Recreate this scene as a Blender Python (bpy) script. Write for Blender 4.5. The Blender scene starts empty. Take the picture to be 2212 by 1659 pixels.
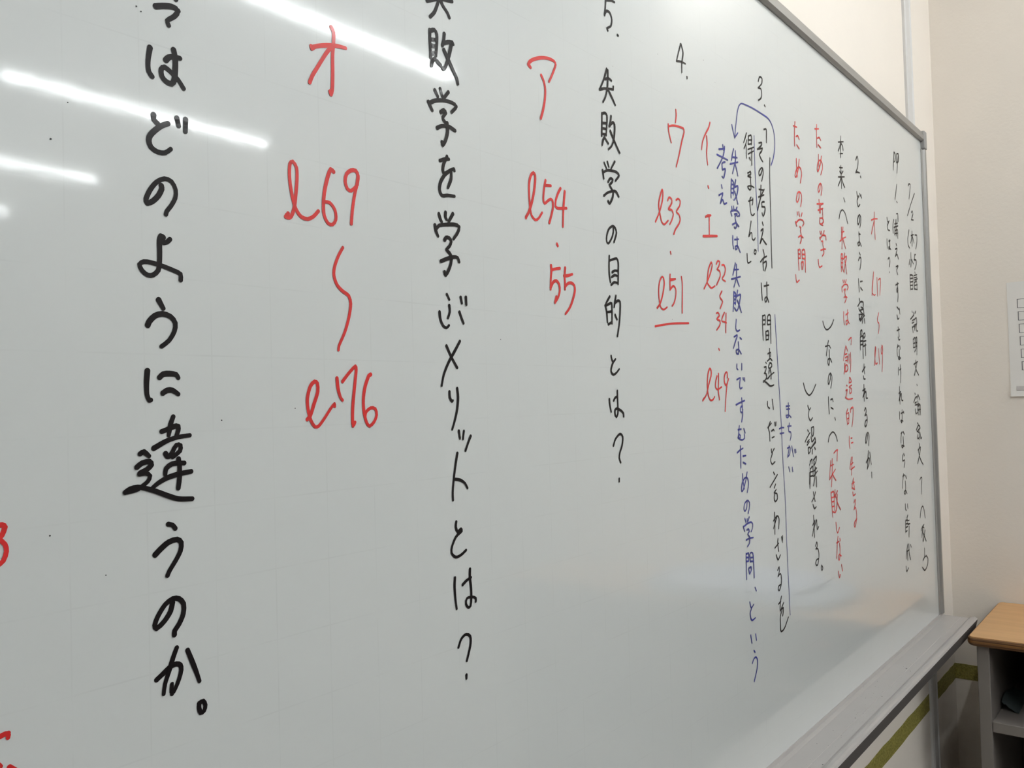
import bpy, bmesh, math, random
from mathutils import Vector, Matrix, noise

SC = bpy.context.scene
COL = SC.collection

# ---------------------------------------------------------------- camera
cam_d = bpy.data.cameras.new('camera')
cam = bpy.data.objects.new('camera', cam_d)
COL.objects.link(cam)
SC.camera = cam
cam_d.sensor_fit = 'HORIZONTAL'
cam_d.sensor_width = 36.0
cam_d.lens = 1851.85 / 2212.0 * 36.0
cam_d.clip_start = 0.02
R3 = Matrix(((0.6249304, -0.0006743, -0.7806802), (-0.7801566, -0.0371695, -0.6244791), (-0.0285964, 0.9993087, -0.0237545)))
cam.matrix_world = Matrix.Translation((0.0, -0.522, 1.40)) @ R3.to_4x4()

# ---------------------------------------------------------------- world, exposure
w = bpy.data.worlds.new('world')
SC.world = w
w.use_nodes = True
w.node_tree.nodes['Background'].inputs[0].default_value = (0.8, 0.85, 0.9, 1)
w.node_tree.nodes['Background'].inputs[1].default_value = 0.15
SC.view_settings.view_transform = 'Standard'
SC.view_settings.look = 'None'
SC.view_settings.gamma = 1.0
SC.view_settings.use_curve_mapping = False
SC.view_settings.exposure = 0.0
try:
    SC.cycles.use_denoising = True
    SC.cycles.max_bounces = 10
    SC.cycles.diffuse_bounces = 5
    SC.cycles.sample_clamp_indirect = 8.0
except Exception:
    pass
LAMP = 57.0          # strength of the fluorescent tubes

# ---------------------------------------------------------------- helpers
def tag(o, label=None, cat=None, group=None, kind=None):
    if label: o['label'] = label
    if cat: o['category'] = cat
    if group: o['group'] = group
    if kind: o['kind'] = kind
    return o

def thing(name, label, cat, loc=(0, 0, 0), group=None):
    o = bpy.data.objects.new(name, None)
    o.empty_display_size = 0.1
    COL.objects.link(o)
    o.location = loc
    return tag(o, label, cat, group)

def obj(name, bm, mat, parent=None, smooth=False, label=None, flat=False):
    """link a bmesh built in world coordinates as one mesh object (kept in place under its parent)"""
    me = bpy.data.meshes.new(name)
    if flat:                  # marks on the board: every face looks into the room
        for f in bm.faces:
            f.normal_update()
            if f.normal.y > 0:
                f.normal_flip()
    else:
        bmesh.ops.recalc_face_normals(bm, faces=bm.faces)
    org = Vector((0, 0, 0))
    q = parent
    while q is not None:
        org += q.location
        q = q.parent
    for v in bm.verts:
        v.co -= org
    bm.to_mesh(me)
    bm.free()
    if smooth:
        for p in me.polygons:
            p.use_smooth = True
    me.materials.append(mat)
    o = bpy.data.objects.new(name, me)
    COL.objects.link(o)
    if parent:
        o.parent = parent
    if label:
        o['label'] = label
    return o

def box(bm, x0, x1, y0, y1, z0, z1, bev=0.0, seg=2):
    vs = [bm.verts.new(c) for c in ((x0, y0, z0), (x1, y0, z0), (x1, y1, z0), (x0, y1, z0), (x0, y0, z1), (x1, y0, z1), (x1, y1, z1), (x0, y1, z1))]
    fs = [bm.faces.new([vs[i] for i in f]) for f in ((0, 3, 2, 1), (4, 5, 6, 7), (0, 1, 5, 4), (1, 2, 6, 5), (2, 3, 7, 6), (3, 0, 4, 7))]
    if bev > 0:
        es = {e for f in fs for e in f.edges}
        bmesh.ops.bevel(bm, geom=list(es), offset=bev, segments=seg, profile=0.5, affect='EDGES', clamp_overlap=True)
    return bm

def abox(*a, **k):
    return box(bmesh.new(), *a, **k)

def prism_x(bm, prof, x0, x1):
    """a (y, z) outline swept along X"""
    a = [bm.verts.new((x0, y, z)) for y, z in prof]
    b = [bm.verts.new((x1, y, z)) for y, z in prof]
    n = len(prof)
    bm.faces.new(a)
    bm.faces.new(b[::-1])
    for i in range(n):
        bm.faces.new((a[i], b[i], b[(i + 1) % n], a[(i + 1) % n]))
    return bm

def prism_z(bm, prof, z0, z1):
    a = [bm.verts.new((x, y, z0)) for x, y in prof]
    b = [bm.verts.new((x, y, z1)) for x, y in prof]
    n = len(prof)
    bm.faces.new(a)
    bm.faces.new(b[::-1])
    for i in range(n):
        bm.faces.new((a[i], b[i], b[(i + 1) % n], a[(i + 1) % n]))
    return bm

def tube_x(bm, x0, x1, y, z, r, n=14):
    prof = [(y + r * math.cos(2 * math.pi * i / n), z + r * math.sin(2 * math.pi * i / n)) for i in range(n)]
    return prism_x(bm, prof, x0, x1)

# ---------------------------------------------------------------- materials
def mat(name, col, rough=0.5, metal=0.0, spec=0.5, coat=0.0, coat_r=0.03, var=0.0, scale=6.0, bump=0.0, bscale=60.0):
    m = bpy.data.materials.new(name)
    m.use_nodes = True
    nt = m.node_tree
    b = nt.nodes['Principled BSDF']
    b.inputs['Base Color'].default_value = (*col, 1)
    b.inputs['Roughness'].default_value = rough
    b.inputs['Metallic'].default_value = metal
    b.inputs['Specular IOR Level'].default_value = spec
    b.inputs['Coat Weight'].default_value = coat
    b.inputs['Coat Roughness'].default_value = coat_r
    tc = nt.nodes.new('ShaderNodeTexCoord')
    if var > 0:
        n = nt.nodes.new('ShaderNodeTexNoise')
        n.inputs['Scale'].default_value = scale
        n.inputs['Detail'].default_value = 5
        nt.links.new(tc.outputs['Object'], n.inputs['Vector'])
        mx = nt.nodes.new('ShaderNodeMix')
        mx.data_type = 'RGBA'
        mx.inputs[6].default_value = (*[c * (1 - var) for c in col], 1)
        mx.inputs[7].default_value = (*[min(1, c * (1 + var)) for c in col], 1)
        nt.links.new(n.outputs['Fac'], mx.inputs[0])
        nt.links.new(mx.outputs[2], b.inputs['Base Color'])
    if bump > 0:
        n = nt.nodes.new('ShaderNodeTexNoise')
        n.inputs['Scale'].default_value = bscale
        n.inputs['Detail'].default_value = 4
        nt.links.new(tc.outputs['Object'], n.inputs['Vector'])
        bp = nt.nodes.new('ShaderNodeBump')
        bp.inputs['Strength'].default_value = 1.0
        bp.inputs['Distance'].default_value = bump
        nt.links.new(n.outputs['Fac'], bp.inputs['Height'])
        nt.links.new(bp.outputs['Normal'], b.inputs['Normal'])
    return m

def math_node(nt, op, a, b=None, c=None):
    n = nt.nodes.new('ShaderNodeMath')
    n.operation = op
    for i, v in enumerate((a, b, c)):
        if v is None: continue
        if isinstance(v, (int, float)): n.inputs[i].default_value = v
        else: nt.links.new(v, n.inputs[i])
    return n.outputs[0]

def board_material(org):
    """glossy white enamel with the faint printed 5 cm guide grid and the slight waviness of a steel sheet"""
    m = bpy.data.materials.new('board_enamel')
    m.use_nodes = True
    nt = m.node_tree
    b = nt.nodes['Principled BSDF']
    tc = nt.nodes.new('ShaderNodeTexCoord')
    sep = nt.nodes.new('ShaderNodeSeparateXYZ')
    nt.links.new(tc.outputs['Object'], sep.inputs[0])
    def lines(src, phase, pitch, half):
        t = math_node(nt, 'ADD', src, -phase)
        t = math_node(nt, 'DIVIDE', t, pitch)
        t = math_node(nt, 'ADD', t, 0.5)
        t = math_node(nt, 'FLOORED_MODULO', t, 1.0)
        t = math_node(nt, 'SUBTRACT', t, 0.5)
        t = math_node(nt, 'ABSOLUTE', t)
        return math_node(nt, 'LESS_THAN', t, half / pitch)
    gx = lines(sep.outputs['X'], 0.2793 - org[0], 0.0479, 0.0005)
    gz = lines(sep.outputs['Z'], 1.2869 - org[2], 0.0506, 0.0005)
    g = math_node(nt, 'MAXIMUM', gx, gz)
    nz = nt.nodes.new('ShaderNodeTexNoise')
    nz.inputs['Scale'].default_value = 24
    nz.inputs['Detail'].default_value = 3
    nt.links.new(tc.outputs['Object'], nz.inputs['Vector'])
    k = math_node(nt, 'SUBTRACT', nz.outputs['Fac'], 0.38)
    k = math_node(nt, 'MULTIPLY', k, 2.2)
    k = nt.nodes.new('ShaderNodeClamp').outputs[0] if False else math_node(nt, 'MINIMUM', math_node(nt, 'MAXIMUM', k, 0.0), 1.0)
    g = math_node(nt, 'MULTIPLY', g, k)
    g = math_node(nt, 'MULTIPLY', g, 0.17)
    mx = nt.nodes.new('ShaderNodeMix')
    mx.data_type = 'RGBA'
    mx.inputs[6].default_value = (*BOARD, 1)
    mx.inputs[7].default_value = (0.36, 0.37, 0.36, 1)
    nt.links.new(g, mx.inputs[0])
    nt.links.new(mx.outputs[2], b.inputs['Base Color'])
    b.inputs['Roughness'].default_value = 0.28
    b.inputs['Specular IOR Level'].default_value = 0.3
    b.inputs['Coat Weight'].default_value = 0.9
    b.inputs['Coat Roughness'].default_value = 0.058
    b.inputs['Coat IOR'].default_value = 1.40
    wv = nt.nodes.new('ShaderNodeTexNoise')
    wv.inputs['Scale'].default_value = 3.2
    wv.inputs['Detail'].default_value = 0.5
    nt.links.new(tc.outputs['Object'], wv.inputs['Vector'])
    fine = nt.nodes.new('ShaderNodeTexNoise')
    fine.inputs['Scale'].default_value = 160
    fine.inputs['Detail'].default_value = 1
    nt.links.new(tc.outputs['Object'], fine.inputs['Vector'])
    h = math_node(nt, 'ADD', math_node(nt, 'MULTIPLY', wv.outputs['Fac'], 0.0008), math_node(nt, 'MULTIPLY', fine.outputs['Fac'], 0.000012))
    bp = nt.nodes.new('ShaderNodeBump')
    bp.inputs['Strength'].default_value = 1.0
    bp.inputs['Distance'].default_value = 1.0
    nt.links.new(h, bp.inputs['Height'])
    nt.links.new(bp.outputs['Normal'], b.inputs['Normal'])
    nt.links.new(bp.outputs['Normal'], b.inputs['Coat Normal'])
    return m

def emit(name, col, strength):
    m = bpy.data.materials.new(name)
    m.use_nodes = True
    b = m.node_tree.nodes['Principled BSDF']
    b.inputs['Base Color'].default_value = (0.9, 0.9, 0.9, 1)
    b.inputs['Emission Color'].default_value = (*col, 1)
    b.inputs['Emission Strength'].default_value = strength
    return m

BOARD = (0.675, 0.70, 0.695)
M_wall = mat('wall_paper', (0.83, 0.77, 0.70), 0.85, spec=0.2, var=0.02, scale=9, bump=0.0004, bscale=130)
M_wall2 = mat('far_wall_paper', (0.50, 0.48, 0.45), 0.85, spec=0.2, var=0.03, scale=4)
M_ceil = mat('ceiling_board', (0.80, 0.79, 0.76), 0.9, spec=0.2, var=0.05, scale=40)
M_floor = mat('vinyl_floor', (0.17, 0.155, 0.14), 0.55, var=0.15, scale=5)
M_alu = mat('satin_aluminium', (0.36, 0.35, 0.335), 0.42, metal=0.55, var=0.04, scale=30)
M_aluL = mat('pale_aluminium', (0.66, 0.67, 0.68), 0.4, metal=0.2, var=0.03, scale=30)
M_tray = mat('tray_aluminium', (0.43, 0.412, 0.405), 0.32, metal=0.15, var=0.06, scale=25)
M_lip_shade = mat('underlip_shade', (0.085, 0.075, 0.072), 0.6)  # shade on the downward-facing lip face, put into its colour
M_cap = mat('grey_plastic', (0.30, 0.29, 0.28), 0.5)
M_trim = mat('joint_cover', (0.64, 0.63, 0.62), 0.45, var=0.02)
INK = {
    'black': mat('black_ink', (0.007, 0.005, 0.006), 0.4, spec=0.14, coat=0.14, coat_r=0.08, var=0.4, scale=90),
    'red': mat('red_ink', (0.60, 0.022, 0.022), 0.4, spec=0.3, coat=0.22, coat_r=0.08, var=0.22, scale=70),
    'blue': mat('blue_ink', (0.028, 0.034, 0.24), 0.4, spec=0.3, coat=0.22, coat_r=0.08, var=0.35, scale=70),
}
M_paper = mat('white_paper', (0.80, 0.78, 0.75), 0.8, spec=0.2)
M_print = mat('dark_print', (0.06, 0.05, 0.07), 0.8, spec=0.1)
M_printg = mat('grey_print', (0.16, 0.155, 0.16), 0.8, spec=0.1)
M_printl = mat('pale_grey_print', (0.33, 0.32, 0.32), 0.8, spec=0.1)
M_band = mat('pale_grey_band', (0.60, 0.565, 0.55), 0.8, spec=0.1)
M_cab = mat('cabinet_paint', (0.21, 0.188, 0.172), 0.5, var=0.03)
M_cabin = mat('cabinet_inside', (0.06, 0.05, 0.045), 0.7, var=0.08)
M_bag = mat('black_nylon', (0.012, 0.014, 0.018), 0.55, var=0.5, scale=20, bump=0.004, bscale=18)
M_redtag = mat('red_fabric', (0.35, 0.01, 0.015), 0.6)
M_film = mat('clear_film', (0.16, 0.20, 0.20), 0.25, var=0.2, scale=14)
M_cloth = mat('pale_blue_cloth', (0.55, 0.62, 0.80), 0.75, var=0.06, scale=12, bump=0.004, bscale=9)
M_clothd = mat('grey_blue_cloth', (0.36, 0.42, 0.50), 0.75, var=0.06, scale=12)
M_housing = mat('lamp_housing', (0.62, 0.62, 0.60), 0.5)
M_tube = emit('fluorescent_tube', (0.95, 0.99, 1.0), LAMP)
M_dust = mat('marker_dust', (0.03, 0.03, 0.035), 0.8)

def wood_material(name, c0, c1, stretch, scale):
    m = bpy.data.materials.new(name)
    m.use_nodes = True
    nt = m.node_tree
    b = nt.nodes['Principled BSDF']
    tc = nt.nodes.new('ShaderNodeTexCoord')
    mp = nt.nodes.new('ShaderNodeMapping')
    mp.inputs['Scale'].default_value = stretch
    nt.links.new(tc.outputs['Object'], mp.inputs[0])
    n = nt.nodes.new('ShaderNodeTexNoise')
    n.inputs['Scale'].default_value = scale
    n.inputs['Detail'].default_value = 6
    nt.links.new(mp.outputs[0], n.inputs['Vector'])
    r = nt.nodes.new('ShaderNodeValToRGB')
    r.color_ramp.elements[0].position = 0.3
    r.color_ramp.elements[0].color = (*c0, 1)
    r.color_ramp.elements[1].position = 0.7
    r.color_ramp.elements[1].color = (*c1, 1)
    nt.links.new(n.outputs['Fac'], r.inputs[0])
    nt.links.new(r.outputs[0], b.inputs['Base Color'])
    b.inputs['Roughness'].default_value = 0.38
    return m
M_top = wood_material('beech_laminate', (0.53, 0.30, 0.125), (0.60, 0.35, 0.155), (6, 0.6, 6), 9)
M_edge = wood_material('plywood_edge', (0.045, 0.015, 0.005), (0.25, 0.115, 0.032), (1.5, 1.5, 130), 3)

def tape_material():
    m = mat('olive_tape', (0.27, 0.235, 0.045), 0.75, var=0.0)
    nt = m.node_tree
    b = nt.nodes['Principled BSDF']
    tc = nt.nodes.new('ShaderNodeTexCoord')
    n = nt.nodes.new('ShaderNodeTexNoise')
    n.inputs['Scale'].default_value = 260
    n.inputs['Detail'].default_value = 3
    nt.links.new(tc.outputs['Object'], n.inputs['Vector'])
    r = nt.nodes.new('ShaderNodeValToRGB')
    r.color_ramp.elements[0].position = 0.35
    r.color_ramp.elements[0].color = (0.17, 0.145, 0.022, 1)
    r.color_ramp.elements[1].position = 0.68
    r.color_ramp.elements[1].color = (0.34, 0.30, 0.075, 1)
    nt.links.new(n.outputs['Fac'], r.inputs[0])
    nt.links.new(r.outputs[0], b.inputs['Base Color'])
    return m
M_tape = tape_material()

# ---------------------------------------------------------------- writing: (name, ink, label, strokes); a stroke is its width in 0.1 mm and points (x, z) on the board in 0.1 mm
CRUMBS = [(1.8554, -0.0395, 0.0022), (1.8426, -0.0501, 0.0015), (1.5251, -0.0391, 0.0013), (1.3055, -0.0578, 0.0015), (1.6604, -0.0458, 0.001), (1.4484, -0.0266, 0.0009), (1.3791, -0.0235, 0.0009), (1.5547, -0.0436, 0.0007)]
# ---------------------------------------------------------------- the room
YW = 0.025           # face of the wall that carries the board
XR = 2.588           # face of the right-hand wall
XL, YB, ZC = -4.6, -7.4, 2.79
def struct(name, bm, m):
    return tag(obj(name, bm, m), kind='structure')
struct('wall_front', abox(XL - 0.1, XR + 0.1, YW, YW + 0.12, -0.1, ZC + 0.1), M_wall)
struct('wall_right', abox(XR, XR + 0.12, YB - 0.1, YW, -0.1, ZC + 0.1), M_wall)
struct('wall_left', abox(XL - 0.12, XL, YB - 0.1, YW, -0.1, ZC + 0.1), M_wall2)
struct('wall_back', abox(XL, XR, YB - 0.12, YB, -0.1, ZC + 0.1), M_wall2)
struct('floor', abox(XL, XR, YB, YW, -0.1, 0.0), M_floor)
struct('ceiling', abox(XL, XR, YB, YW, ZC, ZC + 0.1), M_ceil)
struct('baseboard_front', abox(XL, XR, YW - 0.008, YW, 0.0, 0.07, bev=0.002), M_cap)
struct('baseboard_right', abox(XR - 0.008, XR, YB, YW - 0.008, 0.0, 0.07, bev=0.002), M_cap)
# aluminium cover over the joint of the wall panels, running from floor to ceiling behind the board's end
bm = bmesh.new()
prism_z(bm, [(2.294, YW), (2.294, 0.019), (2.300, 0.0165), (2.306, 0.0165), (2.309, 0.019), (2.343, 0.019), (2.346, 0.0165), (2.352, 0.0175), (2.356, YW)], 0.07, ZC)
struct('trim_1', bm, M_trim)

# ceiling lamps: rows parallel to the board
def lamp(x, y):
    t = thing('ceiling_lamp', 'white batten lamp with a bare fluorescent tube fixed under the ceiling', 'lamp', (x, y, ZC), 'fluorescent lamps on the ceiling')
    bm = bmesh.new()
    prism_x(bm, [(y - 0.095, ZC), (y - 0.085, ZC - 0.018), (y - 0.028, ZC - 0.05), (y + 0.028, ZC - 0.05), (y + 0.085, ZC - 0.018), (y + 0.095, ZC)], x - 0.625, x + 0.625)
    obj('housing', bm, M_housing, t)
    obj('tube', tube_x(bmesh.new(), x - 0.598, x + 0.598, y, ZC - 0.078, 0.0128), M_tube, t, smooth=False)
    for s in (-1, 1):
        obj('lamp_holder', abox(x + s * 0.610 - 0.012, x + s * 0.610 + 0.012, y - 0.018, y + 0.018, ZC - 0.1, ZC - 0.045, bev=0.003), M_housing, t)
    return t
def copy_tree(o, parent=None):
    c = o.copy()
    COL.objects.link(c)
    c.parent = parent
    for ch in list(o.children):
        copy_tree(ch, c)
    return c
first = lamp(1.91, -1.76)
for x, y in ((1.22, -0.70), (1.91, -2.98), (1.66, -4.20), (1.62, -5.30), (0.45, -1.76), (0.45, -2.98), (-0.95, -1.76)):  # first shifted to light the wall; last three unseen, added to brighten the left
    c = copy_tree(first)
    c.location = (x, y, ZC)

t = thing('downlight', 'small round recessed downlight glowing in the ceiling close to the corner', 'lamp', (2.46, -0.70, ZC))
def disc(bm, x, y, z0, z1, r0, r1, n=28):
    a = [bm.verts.new((x + r0 * math.cos(2 * math.pi * k / n), y + r0 * math.sin(2 * math.pi * k / n), z0)) for k in range(n)]
    b = [bm.verts.new((x + r1 * math.cos(2 * math.pi * k / n), y + r1 * math.sin(2 * math.pi * k / n), z1)) for k in range(n)]
    for k in range(n):
        bm.faces.new((a[k], a[(k + 1) % n], b[(k + 1) % n], b[k]))
    bm.faces.new(a); bm.faces.new(b)
    return bm
obj('rim', disc(bmesh.new(), 2.46, -0.70, ZC - 0.006, ZC, 0.072, 0.078), M_housing, t)
obj('diffuser', disc(bmesh.new(), 2.46, -0.70, ZC - 0.010, ZC - 0.0061, 0.055, 0.060), M_tube, t)

# ---------------------------------------------------------------- the whiteboard
BX0, BX1, BZ0, BZ1 = -1.255, 2.342, 0.850, 2.056
WB = thing('whiteboard', 'large white enamel board on the wall covered with handwritten columns in black, red and blue', 'whiteboard', (0.54, 0.015, 0.83))
org = (0.54, 0.015, 0.83)
obj('panel', abox(BX0 + 0.02, 2.3215, 0.0, 0.0149, BZ0 - 0.004, 2.032), board_material(org), WB)
# frame: stepped aluminium section along the top and the two ends, with corner caps
bm = bmesh.new()
prism_x(bm, [(0.0149, 2.032), (-0.003, 2.030), (-0.0085, 2.0335), (-0.0085, 2.0435), (-0.0065, 2.0450), (-0.0065, 2.0500), (-0.004, 2.0545), (0.0149, 2.0545)], BX0 + 0.02, BX1 - 0.012)
obj('frame_rail', bm, M_alu, WB, label='grey aluminium rail along the top edge')
bm = bmesh.new()
prism_z(bm, [(2.3180, 0.0149), (2.3180, -0.0015), (2.3215, -0.003), (2.3260, -0.003), (2.3285, -0.0085), (2.3390, -0.0085), (2.3420, -0.005), (2.3420, 0.0149)], BZ0 + 0.001, BZ1 - 0.045)
obj('frame_stile', bm, M_alu, WB, label='grey aluminium upright at the far end')
bm = bmesh.new()
prism_z(bm, [(BX0 + 0.024, 0.0149), (BX0 + 0.024, -0.003), (BX0 + 0.012, -0.0085), (BX0 + 0.003, -0.0085), (BX0, -0.005), (BX0, 0.0149)], BZ0 + 0.001, BZ1 - 0.045)
obj('frame_stile', bm, M_alu, WB)
obj('corner_cap', abox(2.322, 2.3445, -0.0105, 0.0149, 2.011, 2.0570, bev=0.003), M_cap, WB, label='grey plastic corner cap')
obj('corner_cap', abox(BX0 - 0.0025, BX0 + 0.02, -0.0105, 0.0149, 2.011, 2.0570, bev=0.003), M_cap, WB)
# pen tray: shallow channel with a groove and a rounded lip
prof = [(0.0149, 0.826), (0.0149, 0.8495), (-0.0015, 0.8495), (-0.0030, 0.8440), (-0.0100, 0.8422), (-0.0420, 0.8422), (-0.0425, 0.8416), (-0.0435, 0.8416), (-0.0440, 0.8422),
        (-0.0590, 0.8424), (-0.0602, 0.8408), (-0.0616, 0.8408), (-0.0630, 0.8440), (-0.0670, 0.8462), (-0.0730, 0.8465), (-0.0772, 0.8450), (-0.0793, 0.8418), (-0.0680, 0.8300), (-0.0640, 0.8265)]
bm = bmesh.new()
prism_x(bm, prof, BX0, 2.352)
obj('pen_tray', bm, M_tray, WB, label='pale aluminium pen tray along the bottom edge')
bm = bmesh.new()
prism_x(bm, [(-0.0791, 0.8414), (-0.0778, 0.8345), (-0.0725, 0.8145), (-0.0690, 0.8130), (-0.0655, 0.8260), (-0.0685, 0.8300)], BX0, 2.352)  # slanted lower face of the lip, coloured dark to stand in for shade
obj('tray_lip_shade', bm, M_lip_shade, WB, label='slanted face under the tray lip with its shade put into the colour')
obj('tray_end', abox(2.352, 2.3540, -0.0640, 0.0149, 0.8265, 0.8424), M_tray, WB)

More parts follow.
